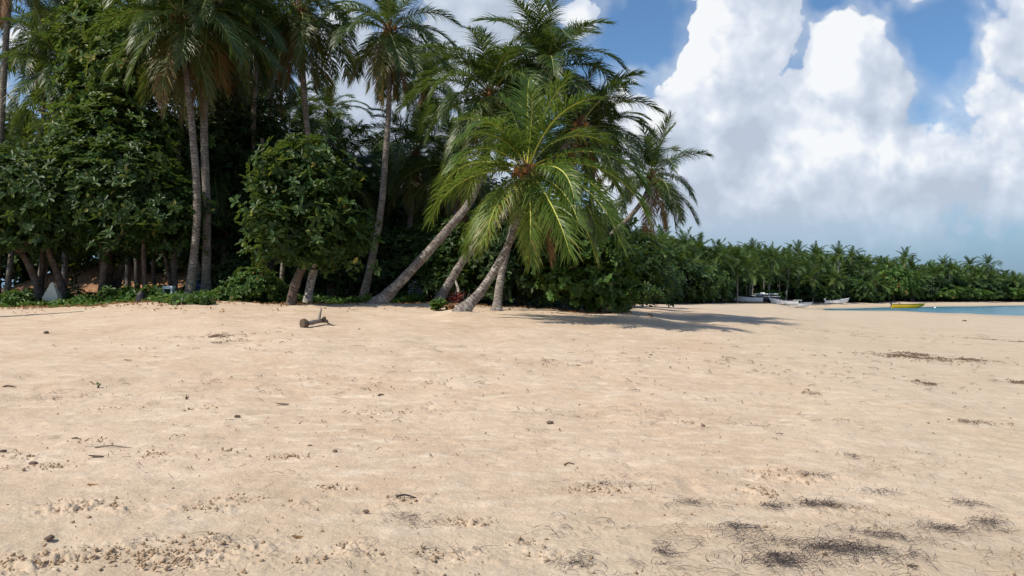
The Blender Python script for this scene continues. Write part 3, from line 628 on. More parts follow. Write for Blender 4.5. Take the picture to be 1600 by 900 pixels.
def tree(label, base_px, D, lobes_px, trunk_top=None, ncl=1500, L=.30, W=.15, seed=0, mat='leaf', tr=.16, bark='bark', name='broadleaf_tree', cat='tree', group=None, depth=1.0, limbs=5, lean=None, per=7, tint0=.42, up=.5, clump=.2):
    r = np.random.default_rng(500 + seed); g = G(base_px, D); t = thing(name, label, cat, g, group)
    lobes = []
    for (px, py, rx, ry) in lobes_px:
        dz = r.uniform(-.6, .6) * depth; c = P(px, py, D + dz) - g; k = D / F; lobes.append((c, (rx * k, max(rx, ry) * k * .85 * depth, ry * k)))
    for _ in range(6 if ncl >= 1500 else 3):
        c0, r0_ = lobes[int(r.integers(len(lobes)))]; q = unit(r.normal(size=3)) * [1, .7, 1]; q[2] = abs(q[2]) * .9 - .15; lobes.append((c0 + q * np.array(r0_) * 1.15, tuple(np.array(r0_) * r.uniform(.25, .45))))
    V, Fc, ti = leaf_geo(lobes, ncl, L, W, seed, per=per, tint0=tint0, up=up, clump=clump)
    mk('crown', V, [Fc], M[mat], None, {'tint': ti}, parent=t)
    mb = MB(); cen = np.mean([l[0] for l in lobes], 0); low = min(l[0][2] - l[1][2] for l in lobes)
    tt = np.array(lean if lean is not None else [cen[0] * .6, cen[1] * .6, max(low + .4, .5)]); pts = spline([[0, 0, -.3], tt * [.25, .25, .4] + r.normal(0, .04, 3), tt * [.7, .7, .8], tt], 14)
    mb.tube(pts, np.linspace(tr * 1.25, tr * .8, 14) * (1 + r.normal(0, .05, 14)), 9)
    for i in range(limbs):
        lb = lobes[i % len(lobes)]; e = lb[0] + unit(r.normal(size=3)) * np.array(lb[1]) * .55
        mid = (tt + e) / 2 + r.normal(0, .2, 3) * [1, 1, .5] + [0, 0, .45]
        mb.tube(spline([tt, mid, e], 9), np.linspace(tr * .62, tr * .12, 9), 6)
    mb.build('trunk', M[bark], t, True); return t

tree('tall leafy tree at upper left with its sunlit top under the dark palm crown', 170, 35.6, [(170, 80, 62, 62), (150, 150, 60, 60), (205, 120, 55, 70), (190, 215, 85, 60), (175, 260, 70, 50), (140, 50, 40, 40)], ncl=3000, seed=1, tr=.2, tint0=.64, limbs=8)
tree('wide almond tree at the left edge with bright lower leaves reaching the clearing', 66, 34, [(50, 330, 85, 60), (10, 290, 80, 50), (110, 355, 80, 45), (30, 375, 75, 34), (-40, 340, 80, 70)], ncl=3600, seed=2, tr=.15, limbs=8, tint0=.48)
tree('dark leafy tree left of the close pair of trunks, over the brown bank', 160, 34.2, [(180, 300, 90, 70), (235, 340, 75, 60), (140, 270, 75, 55), (215, 380, 75, 30), (170, 240, 60, 50)], ncl=3600, seed=3, tr=.15, mat='leaf', limbs=8)
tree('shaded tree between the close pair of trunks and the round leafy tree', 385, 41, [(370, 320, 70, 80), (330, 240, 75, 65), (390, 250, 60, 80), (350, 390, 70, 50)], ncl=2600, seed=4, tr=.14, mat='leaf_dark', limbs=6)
tree('round leafy almond tree on a short leaning trunk at the edge of the sand', 452, 30.6, [(445, 300, 38, 34), (500, 320, 36, 50), (420, 350, 36, 30), (455, 388, 52, 26), (525, 375, 44, 40), (470, 250, 44, 26), (405, 305, 22, 22), (430, 262, 22, 18), (520, 280, 26, 22), (485, 400, 40, 20), (475, 350, 40, 26)], ncl=1800, seed=5, tr=.18, limbs=7, lean=(.55, .1, 1.55), clump=.36, tint0=.44, bark='bark', L=.31, W=.155)
tree('dark bush behind the round leafy tree, right of it', 540, 38, [(545, 400, 55, 45), (580, 430, 45, 30), (520, 430, 45, 32)], ncl=1500, seed=6, tr=.08, mat='leaf_dark', name='leafy_bush', cat='bush')
tree('green bush between the swept trunk and the longest leaning palm', 640, 40, [(640, 420, 50, 45), (680, 400, 45, 45), (610, 440, 40, 28)], ncl=1500, seed=7, tr=.07, mat='leaf', name='leafy_bush', cat='bush')
tree('bush filling the gap between the two left leaning trunks', 720, 37, [(715, 410, 55, 48), (700, 445, 40, 25), (745, 440, 40, 30)], ncl=1500, seed=8, tr=.07, mat='leaf', name='leafy_bush', cat='bush')
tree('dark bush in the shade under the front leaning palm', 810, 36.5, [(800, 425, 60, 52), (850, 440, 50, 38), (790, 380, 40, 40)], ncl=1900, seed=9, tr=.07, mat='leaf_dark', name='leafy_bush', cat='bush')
tree('bright sea grape bush bulging onto the sand right of the leaning palms', 935, 34.2, [(930, 432, 55, 52), (890, 425, 50, 45), (960, 405, 36, 34), (938, 470, 35, 22), (900, 390, 40, 30)], ncl=2600, seed=10, tr=.09, mat='leaf_bright', L=.24, W=.2, name='sea_grape_bush', cat='bush', per=6)
tree('bush with small leaves behind the sea grape, fading into the far grove', 985, 48, [(985, 430, 40, 38), (1000, 455, 35, 20), (960, 445, 35, 28)], ncl=1300, seed=11, tr=.07, mat='leaf', name='leafy_bush', cat='bush')
tree('leafy shrub at the foot of the round leafy tree, left of its trunk', 405, 32.6, [(400, 450, 36, 22), (425, 458, 26, 16), (375, 458, 28, 14)], ncl=1300, seed=12, tr=.04, mat='leaf_bright', L=.16, W=.10, name='leafy_shrub', cat='shrub', tint0=.34)
tree('low shrub in the shade right of the close pair of trunks', 350, 35.5, [(350, 440, 30, 22), (372, 430, 26, 26)], ncl=700, seed=13, tr=.04, mat='leaf_dark', L=.16, W=.10, name='leafy_shrub', cat='shrub')
# deeper trees that close the wood
_deep = [(-60, 300, 50, 'out at the far left behind the wide almond tree'), (40, 230, 52, 'deep in the wood at far left, under the low palm'), (130, 330, 50, 'deep behind the brown bank at left'),
         (235, 240, 50, 'deep in the wood, seen left of the thin dark palm'), (300, 330, 52, 'deep behind the close pair of trunks'), (290, 240, 60, 'far back above the close pair of trunks'), (385, 250, 56, 'deep behind the tall thin palm'),
         (440, 300, 52, 'deep behind the round leafy tree'), (505, 310, 48, 'close behind the round leafy tree, upper right'), (520, 350, 54, 'deep behind the smaller distant palm'), (600, 370, 52, 'deep behind the swept trunk'),
         (680, 360, 54, 'deep behind the stout low palm'), (760, 350, 52, 'deep behind the leaning trunks'), (840, 370, 50, 'deep behind the bright crown of the front palm'), (900, 385, 56, 'deep behind the sea grape bush'), (965, 410, 66, 'behind the right-leaning thin trunk')]
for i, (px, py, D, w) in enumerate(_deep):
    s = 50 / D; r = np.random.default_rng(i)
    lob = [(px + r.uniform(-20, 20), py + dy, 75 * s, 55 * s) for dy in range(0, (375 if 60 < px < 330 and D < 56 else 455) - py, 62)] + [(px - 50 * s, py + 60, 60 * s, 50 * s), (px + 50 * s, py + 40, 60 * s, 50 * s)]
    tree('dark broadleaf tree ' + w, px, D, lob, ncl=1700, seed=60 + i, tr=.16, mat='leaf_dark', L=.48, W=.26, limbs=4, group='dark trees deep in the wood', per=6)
# thin stems and small trunks in the shade
_st = [(62, 455, 66, 408, 34.5, .10, 'bark', 'left of the pale slab'), (104, 458, 88, 425, 34.2, .16, 'bark', 'directly behind the pale slab'), (158, 456, 160, 415, 35, .09, 'bark', 'left one of the thin pair left of the leaning stub'),
       (166, 456, 162, 412, 35.2, .09, 'bark', 'right one of the thin pair left of the leaning stub'), (180, 450, 190, 412, 36, .18, 'bark', 'thick short and leaning, over the brown bank'), (246, 455, 240, 405, 36, .09, 'bark', 'right of the brown bank'),
       (222, 462, 223, 425, 33.5, .10, 'bark', 'above the black stump'), (272, 456, 252, 375, 35, .07, 'bark', 'slanting behind the white stool'), (440, 446, 447, 402, 33.2, .09, 'palm_bark', 'orange and straight, left of the short leaning trunk'),
       (418, 452, 414, 350, 36, .12, 'bark', 'dark, left of the round leafy tree'), (478, 462, 494, 418, 32.6, .17, 'white_bark', 'white and patchy, right of the round leafy tree'), (524, 455, 512, 425, 38, .07, 'white_bark', 'white and thin, in the shade'),
       (664, 455, 656, 425, 37, .045, 'white_bark', 'white dead stick by the grey panel'), (716, 462, 710, 425, 35, .06, 'white_bark', 'white stick behind the middle leaning trunk'), (312, 452, 308, 400, 37, .09, 'palm_bark', 'reddish, between the close pair'), (334, 458, 330, 435, 36, .16, 'palm_bark', 'stubby reddish, just right of the close pair')]
for i, (x0, y0, x1, y1, D, r_, mt, w) in enumerate(_st):
    g = G(x0, D); tp = P(x1, y1, D) - g; r = np.random.default_rng(i); k = 18
    if i == 8: w = 'orange-brown and straight, left of the short leaning trunk'
    full = tp * (1.0 if mt == 'white_bark' and r_ < .1 else 2.1) if i not in (4, 15) else tp
    pts = spline([[0, 0, -.3], full * .33 + r.normal(0, .05, 3), full * .7 + r.normal(0, .05, 3), full], k)
    t = thing('slender_tree', 'small trunk ' + w, 'tree', g)
    MB().tube(pts, np.linspace(r_ * 1.2, r_ * .7, k) * (1 + r.normal(0, .06, k)), 9).build('trunk', M[mt], t, True)

# ------------------------------------------------------------------ ground cover along the wood
def scatter_leaves(name, n, fpos, L, W, mat, seed, label, hmax=.25, cat=None, kind='stuff'):
    r = np.random.default_rng(seed); x, y, hh = fpos(r, n); n = len(x); z = ground(x, y) + hh * r.random(n) ** 1.3 * 1.0 + .01
    c = np.stack([x, y, z], 1); d = unit(np.stack([r.normal(size=n), r.normal(size=n), r.uniform(-.1, .6, n)], 1)); nrm = unit(np.array([0, -.25, 1.0]) + r.normal(0, .4, (n, 3))); sd_ = unit(np.cross(d, nrm)); nrm = np.cross(sd_, d)
    l_ = (L * r.uniform(.6, 1.3, n))[:, None]; w_ = (W * r.uniform(.6, 1.3, n))[:, None]
    V = np.stack([c, c + d * l_ * .5 - sd_ * w_ * .5 + nrm * w_ * .12, c + d * l_, c + d * l_ * .5 + sd_ * w_ * .5 + nrm * w_ * .12], 1).reshape(-1, 3); b0 = np.arange(n)[:, None] * 4
    ti = np.repeat(np.clip(.5 + r.normal(0, .18, n), 0, 1), 4)
    o = mk(name, V, [np.concatenate([b0 + [[0, 1, 2]], b0 + [[0, 2, 3]]])], M[mat], None, {'tint': ti}); tag(o, label, cat, None, kind); return o
def vine_pos(r, n):
    px = r.uniform(-260, 665, n); e = veg_edge(px); u = r.random(n) ** 1.15
    wid = np.interp(px, [-260, 330, 460, 665], [4.5, 4.5, 4.0, 3.0]); D = e - .25 + u * wid; x = (px - 800) / F * D
    k = fbm(x * .9, D * .9, 3, 33) + .32 - .25 * (u < .12); keep = k > r.uniform(-.05, .22, n)
    keep &= ~((px > 455) & (px < 700) & (D < e + .9))
    x, D, k, u = x[keep], D[keep], k[keep], u[keep]
    return x, D, np.clip(.10 + .45 * k, .05, .42) * np.clip(u * 5 + .3, 0, 1)
scatter_leaves('beach_vines', 46000, vine_pos, .15, .11, 'vine', 5, 'low bright green creeping vines along the top of the beach')
def litter_pos(r, n):
    px = r.uniform(-200, 1000, n); D = veg_edge(px) - r.exponential(1.1, n) + .5; x = (px - 800) / F * D; k = fbm(x * .8, D * .8, 3, 51) + .25 > r.uniform(0, .5, n); return x[k], D[k], np.full(k.sum(), .02)
scatter_leaves('leaf_litter', 5200, litter_pos, .13, .07, 'frond_dead', 15, 'dry brown leaves fallen along the edge of the wood')
def under_pos(r, n):
    px = r.uniform(-200, 990, n); D = veg_edge(px) + 1.5 + r.random(n) * 9; x = (px - 800) / F * D
    k = fbm(x * .6, D * .6, 3, 35) + .1; keep = k > r.uniform(-.1, .25, n); return x[keep], D[keep], np.clip(.2 + 1.1 * k[keep], .05, .9)
scatter_leaves('undergrowth', 24000, under_pos, .22, .13, 'leaf_dark', 6, 'dim undergrowth on the shaded forest floor')

# ------------------------------------------------------------------ the far grove round the bay
def far_crown(seed, nf=21):
    r = np.random.default_rng(seed); Vs, Fs, mis, tis, n0 = [], [], [], [], 0
    for i in range(nf):
        e = 82 - 112 * (i / (nf - 1)) ** .95 + r.normal(0, 7); V, f4, mi, ti = frond_geo(e, seed * 50 + i, nl=26, wid=.036, lat=r.uniform(-12, 12), segs=2, ll=1.12, droop=.9, curl=np.interp(e, [-60, 0, 40, 80], [15, 55, 62, 30]))
        az = i * 2.4 + r.normal(0, .2); ca, sa = math.cos(az), math.sin(az); V = V @ np.array([[ca, sa, 0], [-sa, ca, 0], [0, 0, 1]]) * r.uniform(.85, 1.08)
        Vs.append(V); Fs.append(f4 + n0); n0 += len(V); mis.append(mi); tis.append(ti)
    return mk('far_crown', np.vstack(Vs), [np.vstack(Fs)], [M['far_frond'], M['far_rachis']], np.concatenate(mis), {'tint': np.concatenate(tis)}, link=False)
FARC = [far_crown(s) for s in (1, 2, 3, 4, 5)]
def far_trunk(lean, seed):
    r = np.random.default_rng(seed); pts = spline([[0, 0, -.06], [lean * .25, 0, .33], [lean * .7, 0, .7], [lean, 0, 1]], 16)
    return MB().tube(pts, np.linspace(.024, .014, 16), 7).build('far_trunk', M['far_bark'], None, True, link=False)
FART = [(l, far_trunk(l, 1)) for l in (-.25, -.12, 0., .1, .22)]
def far_palm(px, py, D, label, group, L=4.4, basepx=None, seed=0):
    r = np.random.default_rng(seed + 4000); c = P(px, py, D); basepx = px if basepx is None else basepx
    g = G(basepx, D); h = c[2] - g[2]; lean = (c[0] - g[0]) / h; l, tm = min(FART, key=lambda q: abs(q[0] - lean))
    if basepx == px: g = G(px - l * h * F / D, D)
    t = thing('coconut_palm', label, 'palm tree', g, group)
    o = obj('trunk', tm, t); o.scale = (h, h, h) if h < 14 else (h, h, h)
    c = obj('crown', FARC[int(r.integers(5))], t, (l * h, 0, h)); s = L * r.uniform(.88, 1.12); c.scale = (s, s, s * r.uniform(.9, 1.15)); c.rotation_euler = (0, 0, r.uniform(0, 6.28))
GPX, GD = [940, 985, 1060, 1100, 1140, 1200, 1290, 1400, 1500, 1600, 1750, 1950], [88, 100, 122, 142, 150, 163, 187, 212, 230, 252, 300, 340]
def gfront(px): return float(np.interp(px, GPX, GD))
MAN = [(1004, 388, None, 8, 'tall palm at the left end of the far grove'), (1034, 382, None, 10, 'second tall palm from the left end of the far grove'),
       (1070, 385, None, 10, 'palm standing highest over the dense bushes left of the boats'), (1092, 392, None, 8, 'pale palm next right of the one highest over the bushes'),
       (1066, 424, None, 0, 'low sunlit palm drooping in front of the bushes left of the boats'), (1120, 402, 1113, 0, 'palm with a long pale trunk at the left end of the open shade'),
       (1145, 424, 1134, -1, 'palm on a trunk slanting left, left of the beached boats'), (1153, 410, 1152, -2, 'straight palm whose trunk stands in front of the leftmost boat'),
       (1177, 428, 1176, 2, 'low palm right above the cabin boat'), (1172, 392, None, 12, 'tall palm poking above the skyline over the cabin boat'), (1209, 405, 1200, 4, 'palm with a left-slanting trunk above the middle boats'),
       (1232, 418, 1228, 4, 'palm with a pale trunk above the canopy boat'), (1247, 397, None, 12, 'tall dark palm on the skyline above the canopy boat'), (1274, 399, None, 12, 'skyline palm just right of the canopy boat'),
       (1268, 437, 1271, 0, 'low spreading palm between the canopy boat and the grey skiff'), (1307, 437, 1297, 0, 'low spreading palm leaning over the grey skiff'), (1310, 399, None, 14, 'skyline palm above the grey skiff'),
       (1331, 402, None, 14, 'bushy skyline palm right of the grey skiff'), (1349, 413, 1347, 8, 'thin-trunked palm midway between the skiff and the yellow boat'), (1389, 420, None, 8, 'palm above left end of the yellow boat'),
       (1368, 444, 1368, 0, 'low palm with pale midribs left of the yellow boat'), (1414, 404, None, 10, 'tallest palm on the skyline above the yellow boat'), (1438, 438, 1427, 0, 'palm on a leaning pale trunk just right of the yellow boat'),
       (1422, 451, 1424, 1, 'low palm behind the yellow boat'), (1474, 414, None, 12, 'skyline palm above the small white buoy'), (1462, 430, 1460, 5, 'palm below the skyline above the small white buoy'), (1484, 422, None, 8, 'palm on the slope of green right of the buoy'),
       (1515, 415, None, 12, 'left one of the two palms standing out at the right end of the skyline'), (1544, 414, None, 12, 'right one of the two palms standing out at the right end of the skyline'), (1530, 430, None, 6, 'palm between and below the two that stand out at right'),
       (1549, 436, None, 3, 'lower palm in front of the right end of the grove'), (1585, 440, None, 4, 'palm at the right edge of the photo in the far grove')]
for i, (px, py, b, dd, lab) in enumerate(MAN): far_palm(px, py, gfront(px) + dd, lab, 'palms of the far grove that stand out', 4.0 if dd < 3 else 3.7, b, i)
SEC = [(960, 1100, 'left of the boats'), (1100, 1220, 'above the white boats'), (1220, 1340, 'above the grey skiff'), (1340, 1460, 'above the yellow boat'), (1460, 1640, 'at the right end of the bay'), (1640, 1900, 'past the right edge')]
r = np.random.default_rng(77); kk = 100
for row, (dd, off, sp) in enumerate([(9, 27, 30), (18, 18, 20), (30, 10, 19), (44, 5, 18), (60, 5, 22)]):
    px = 962 + r.uniform(0, 10)
    while px < 1760:
        top = np.interp(px, [940, 1000, 1060, 1120, 1200, 1270, 1330, 1410, 1450, 1500, 1540, 1600, 1760], [376, 380, 384, 392, 397, 400, 405, 410, 417, 420, 422, 434, 446])
        k = np.interp(px, [960, 1600], [1.0, .55]); lab = next(l for a, b, l in SEC if px < b)
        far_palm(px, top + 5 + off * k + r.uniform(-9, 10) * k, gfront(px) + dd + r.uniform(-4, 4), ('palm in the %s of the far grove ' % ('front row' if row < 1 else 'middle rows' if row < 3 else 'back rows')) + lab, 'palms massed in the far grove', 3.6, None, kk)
        kk += 1; px += sp * r.uniform(.7, 1.3)
def far_bush_mesh(seed, mat):
    V, Fq, ti = leaf_geo([((0, 0, .55), (1, .9, .5)), ((.6, .1, .4), (.6, .6, .42)), ((-.55, -.1, .35), (.65, .6, .38))], 620, .16, .11, seed, per=5, inner=.2)
    return mk('far_crown_mesh', V, [Fq], M[mat], None, {'tint': ti}, link=False)
FB = [far_bush_mesh(1, 'leaf'), far_bush_mesh(2, 'leaf_bright'), far_bush_mesh(3, 'leaf_dark'), far_bush_mesh(4, 'leaf')]
STUB = MB().tube([[0, 0, -.1], [.02, 0, .3], [.05, .02, .7]], [.05, .04, .02], 6).build('stub', M['bark'], None, True, link=False)
def far_bush(px, D, w, h, kind, label, group, seed, name='broadleaf_bush', cat='bush'):
    r = np.random.default_rng(seed); g = G(px, D); t = thing(name, label, cat, g, group)
    o = obj('crown', FB[kind], t); o.scale = (w, w * .8, h); o.rotation_euler = (0, 0, r.uniform(-.5, .5)); o2 = obj('trunk', STUB, t); o2.scale = (h, h, h)
r = np.random.default_rng(5); px = 955; k = 0
while px < 1800:      # wall of leaves behind the front row
    lab = next(l for a, b, l in SEC if px < b); D = gfront(px)
    top = np.interp(px, [940, 1100, 1300, 1450, 1600, 1800], [408, 424, 432, 434, 442, 450]); h = (H - top) / F * (D + 12) + 0.4
    if not 1108 < px < 1290: far_bush(px, D + 12, 5.5, h, (2, 0, 2)[k % 3], 'dark broadleaf tree in the far grove ' + lab, 'broadleaf trees massed in the far grove', k, 'broadleaf_tree', 'tree')
    far_bush(px + 9, D + 30, 7, h * 1.1, 2, 'rear dark broadleaf tree in the far grove ' + lab, 'broadleaf trees massed in the far grove', k + 500, 'broadleaf_tree', 'tree')
    px += 19; k += 1
for i, (px, dd, w, h, kd, lab) in enumerate([(985, 4, 5, 6.5, 0, 'bush at the left end of the far grove, behind the sea grape'), (1010, 2, 4.5, 5.5, 0, 'dark green bush behind the small pale one'), (1040, 1, 5, 5.5, 2, 'dense bush below the second tall palm of the far grove'),
        (1072, 1, 5.0, 5.8, 0, 'dense bush under the low sunlit palm'), (1098, 1, 4.6, 5.6, 0, 'dense bush left of the open shade'), (1021, -24, 1.6, 2.6, 1, 'small pale green bush alone on the sand at left of the bay'),
        (1198, 5, 3.2, 2.2, 1, 'low bright bush behind the middle boats'), (1395, 3, 5.2, 8.0, 1, 'bright green spreading tree left of the yellow boat'), (1412, 4, 4.6, 7.0, 1, 'bright green spreading tree behind the yellow boat'),
        (1350, 2, 4.5, 2.4, 0, 'low bush right of the grey skiff'), (1332, 4, 4.5, 5.0, 0, 'rounded bush right of the grey skiff'), (1470, 2, 6, 4.0, 1, 'low shrub mass right of the dark gap'), (1492, 1, 6, 3.6, 0, 'shrub mass in the middle of the far right shore'),
        (1515, 1, 6, 3.0, 1, 'shrub above the far sand bank'), (1540, 3, 6.5, 5.0, 2, 'rounded dark bush at the far right shore'), (1568, 2, 7, 3.4, 1, 'pale shrub near the right edge of the photo'), (1595, 3, 7, 4.2, 0, 'last shrub at the right edge of the photo'), (1450, 5, 5, 6, 2, 'dark bush right of the leaning pale trunk'),
        (1285, 6, 4, 3.5, 0, 'bush left of the grey skiff'), (1247, 8, 5, 4.5, 2, 'dark bush behind the canopy boat'), (1625, 3, 8, 4.2, 0, 'shrub just past the right edge of the photo')]):
    far_bush(px, gfront(px) + dd, w, h, kd, lab, None, 900 + i)

# ------------------------------------------------------------------ boats
def hull(L, B, Hh, sheer=.35, mat='white_paint', inner='grey_paint', vee=.35):
    """open hull, bow towards +X, keel at z=0"""
    ns, k = 22, 9; V = []; 
    for shell in (0, 1):
        for i in range(ns):
            u = i / (ns - 1); x = (u - .5) * L; w = B / 2 * (1 - max(0, (u - .45) / .55) ** 2.2) * (.9 + .1 * min(1, u * 4)); top = Hh * (1 + sheer * max(0, (u - .3) / .7) ** 2); keel = Hh * .55 * max(0, (u - .72) / .28) ** 2
            if shell: w = max(w - .06, .005); 
            for j in range(k):
                a = (j / (k - 1)) * 2 - 1; s = abs(a); yy = w * (.94 * min(s / .55, 1) + .06 * max(0, (s - .55) / .45)) * (1 if a >= 0 else -1); zz = keel + (top - keel) * (.22 * s / .55 if s < .55 else .22 + .78 * (s - .55) / .45); 
                if shell: zz = max(zz, keel + Hh * .28) if s < .93 else zz + .0
                xx = x + (.16 * L * (zz / top) * max(0, (u - .8) / .2) if u > .8 else 0)
                V.append((xx, yy, zz))
    V = np.array(V); n = ns * k; f4 = []
    for i in range(ns - 1):
        for j in range(k - 1):
            a = i * k + j; f4.append((a, a + 1, a + k + 1, a + k)); a += n; f4.append((a, a + k, a + k + 1, a + 1))
    for i in range(ns - 1):
        for j in (0, k - 1): a = i * k + j; f4.append((a, a + k, a + k + n, a + n))
    for j in range(k - 1): f4.append((j, j + n, j + 1 + n, j + 1))
    mi = [0 if (q[0] < n and q[2] < n) or (q[0] < n and q[2] >= n) else 1 for q in f4]
    return V, f4, mi, [M[mat], M[inner]]
def boat(name, label, px, py, D, L, B, Hh, head, mat='white_paint', inner='grey_paint', stripe=None, zoff=0.0, sheer=.35):
    g = P(px, py, D); gr = G(px, D); g = gr if zoff == 0 else np.array([gr[0], gr[1], zoff])
    t = thing(name, label, 'boat', g); t.rotation_euler = (0, 0, math.radians(head))
    V, f4, mi, ms = hull(L, B, Hh, sheer, mat, inner); mk('hull', V, [np.array(f4)], ms, mi, smooth=False, parent=t)
    if stripe:
        mb = MB()
        for sg in (-1, 1):
            pts = []
            for u in np.linspace(0, .93, 16):
                w = B / 2 * (1 - max(0, (u - .45) / .55) ** 2.2) * (.9 + .1 * min(1, u * 4)); pts.append([(u - .5) * L + (.16 * L * max(0, (u - .8) / .2) if u > .8 else 0), sg * (w + .01), Hh * (1 + sheer * max(0, (u - .3) / .7) ** 2) - .03])
            mb.tube(pts, .04, 6)
        mb.build('rub_rail', M[stripe], t)
    return t
def bench(t, x, w, z, mat='white_paint'): MB().box((x, 0, z), (.35, w, .06)).build('bench_seat', M[mat], t)
def outboard(t, x, z, mat='dark_paint'):
    mb = MB(); mb.box((x - .22, 0, z + .38), (.42, .30, .42), top=.75); mb.box((x - .20, 0, z - .05), (.16, .12, .6)); mb.box((x - .25, 0, z - .42), (.34, .06, .18)); mb.box((x - .06, 0, z + .05), (.12, .28, .2))
    mb.build('outboard_motor', M[mat], t)
def windshield(t, x, w, z):
    mb = MB(); mb.add([(x, -w / 2, z), (x, w / 2, z), (x - .35, w / 2 * .85, z + .5), (x - .35, -w / 2 * .85, z + .5), (x - .04, -w / 2, z), (x - .04, w / 2, z), (x - .39, w / 2 * .85, z + .5), (x - .39, -w / 2 * .85, z + .5)],
                     [(0, 1, 2, 3), (7, 6, 5, 4), (0, 3, 7, 4), (1, 5, 6, 2), (3, 2, 6, 7)]); mb.build('windshield', M['glass'], t)
def canopy(t, x0, x1, w, z0, z1, mat):
    c = MB().box(((x0 + x1) / 2, 0, z1), (x1 - x0, w, .10), top=.92).build('canopy', M[mat], t)
    for x in (x0 + .15, x1 - .15):
        for s in (-1, 1): MB().tube([[x, s * w * .44, z0], [x, s * w * .44, z1]], .03, 6).build('canopy_post', M['metal_grey'], t)
def wheels(t, xs, w, z, r_=.28):
    for x in xs:
        for s in (-1, 1):
            a = MB().tube([[x, s * w - .1, z], [x, s * w + .1, z]], r_, 16).build('wheel', M['rubber'], t)
D = 154
b1 = boat('motorboat', 'white motorboat with raised bow, leftmost of the boats drawn up under the far palms', 1169, 473, D, 5.4, 1.9, 1.0, 168, sheer=.6, stripe='grey_paint'); b1.location.z += .12; windshield(b1, .5, 1.3, .85); bench(b1, -.6, 1.4, .6); outboard(b1, -2.45, .75)
b2 = boat('cabin_boat', 'grey and white cabin boat with a flat pale roof, on wheels between the white motorboats', 1196, 473, D + 2.5, 5.4, 2.1, .95, 168, 'dark_paint', 'white_paint', sheer=.3, stripe='white_paint'); b2.location.z += .42
MB().box((0.2, 0, 1.05), (2.2, 1.5, .5), top=.88).build('cabin', M['grey_paint'], b2); canopy(b2, -2.4, 2.1, 1.9, .85, 1.42, 'white_paint'); wheels(b2, (-.9,), .8, -.14); MB().box((.55, 0, 1.60), (1.0, 1.0, .22), top=.6).build('roof_hatch', M['white_paint'], b2)
for s in (-1, 1): MB().box((.2, s * .735, 1.1), (1.6, .03, .26)).build('cabin_window', M['glass'], b2)
b3 = boat('motorboat', 'long low white motorboat right of the cabin boat, bow to the left', 1227, 473, D - 1, 4.7, 1.8, .85, 168, sheer=.8, stripe='grey_paint', inner='white_paint'); b3.location.z += .06; windshield(b3, .3, 1.2, .7); bench(b3, -.9, 1.3, .5)
b4 = boat('canopy_boat', 'white boat with a small dark sun canopy on posts', 1247, 473, D + 2, 4.2, 1.7, .85, -12, sheer=.25, inner='white_paint', stripe='grey_paint'); b4.location.z += .06; canopy(b4, -.9, .7, 1.3, .7, 1.45, 'canvas'); bench(b4, -.2, 1.2, .55)
b5 = boat('skiff', 'white open skiff drawn up alone on the sand, bow to the right', 1306, 472, 181, 4.6, 1.6, .75, -10, sheer=.9, inner='grey_paint', stripe='white_paint'); b5.location.z += .05; bench(b5, -.4, 1.2, .48, 'grey_paint'); outboard(b5, -2.15, .62, 'white_paint'); windshield(b5, -.2, .9, .62)
b6 = boat('yellow_motorboat', 'bright yellow motorboat floating at the edge of the blue water', 1416, 481, 174, 6.0, 1.9, 1.0, -12, 'yellow_paint', 'yellow_paint', zoff=-1.12, stripe='dark_paint', sheer=.18); outboard(b6, -2.9, .8, 'dark_paint'); windshield(b6, -1.2, 1.2, .85); bench(b6, -1.9, 1.5, .7)
import bmesh
bm = bmesh.new(); bmesh.ops.create_uvsphere(bm, u_segments=14, v_segments=9, radius=.22); me = bpy.data.meshes.new('buoy'); bm.to_mesh(me); bm.free(); me.materials.append(M['buoy'])
o = obj('mooring_buoy', me, None, P(1461, 480.5, 176) * [1, 1, 0] + [0, 0, -.95]); tag(o, 'small white mooring buoy on the blue water right of the yellow boat', 'buoy')

# ------------------------------------------------------------------ small things by the wood
def at_ground(name, mb, mats, px, D, label, cat, dz=0.0, smooth=False, rz=0.0, kind=None):
    g = G(px, D); o = mb.build(name, mats, None, smooth); o.location = (g[0], g[1], g[2] + dz); o.rotation_euler = (0, 0, rz); tag(o, label, cat, None, kind); return o
mb = MB(); w = .29
mb.add([(-.27, -.2, -.2), (.3, -.1, -.2), (.3, .25, -.2), (-.27, .25, -.2), (-.29, -.2, .35), (.31, -.1, .35), (.31, .25, .35), (-.29, .25, .35), (.00, -.06, .98), (.08, -.04, .99), (.08, .04, .99), (.0, .04, .98)],
       [(0, 1, 5, 4), (1, 2, 6, 5), (2, 3, 7, 6), (3, 0, 4, 7), (4, 5, 9, 8), (5, 6, 10, 9), (6, 7, 11, 10), (7, 4, 8, 11), (8, 9, 10, 11)])
at_ground('upright_slab', mb, M['slab'], 81, 33.2, 'pale pointed slab standing in the green vines at left', 'slab')
g = G(264, 32.9); t = thing('plastic_stool', 'white plastic stool standing in front of the dark wood', 'stool', g)
MB().box((0, 0, .56), (.44, .36, .12), top=.94).build('seat', M['plastic'], t)
for sx in (-1, 1):
    for sy in (-1, 1): MB().box((sx * .17, sy * .13, .23), (.08, .06, .60)).build('leg', M['plastic'], t)
mb = MB(); zz = [-.1, 0, .05, .28, .32, .56, .60, .84, .88]; rr_ = [.27, .28, .30, .28, .30, .28, .30, .28, .26]
mb.tube([[0, 0, z] for z in zz], rr_, 20); at_ground('plastic_drum', mb, M['blue_plastic'], 314, 36, 'dark blue drum in the shade behind the close pair of trunks', 'drum')
r = np.random.default_rng(3); mb = MB(); mb.tube([[0, 0, -.1], [.03, 0, .12], [0, 0, .3], [.02, .02, .44]], [.24, .21, .17, .08], 11)
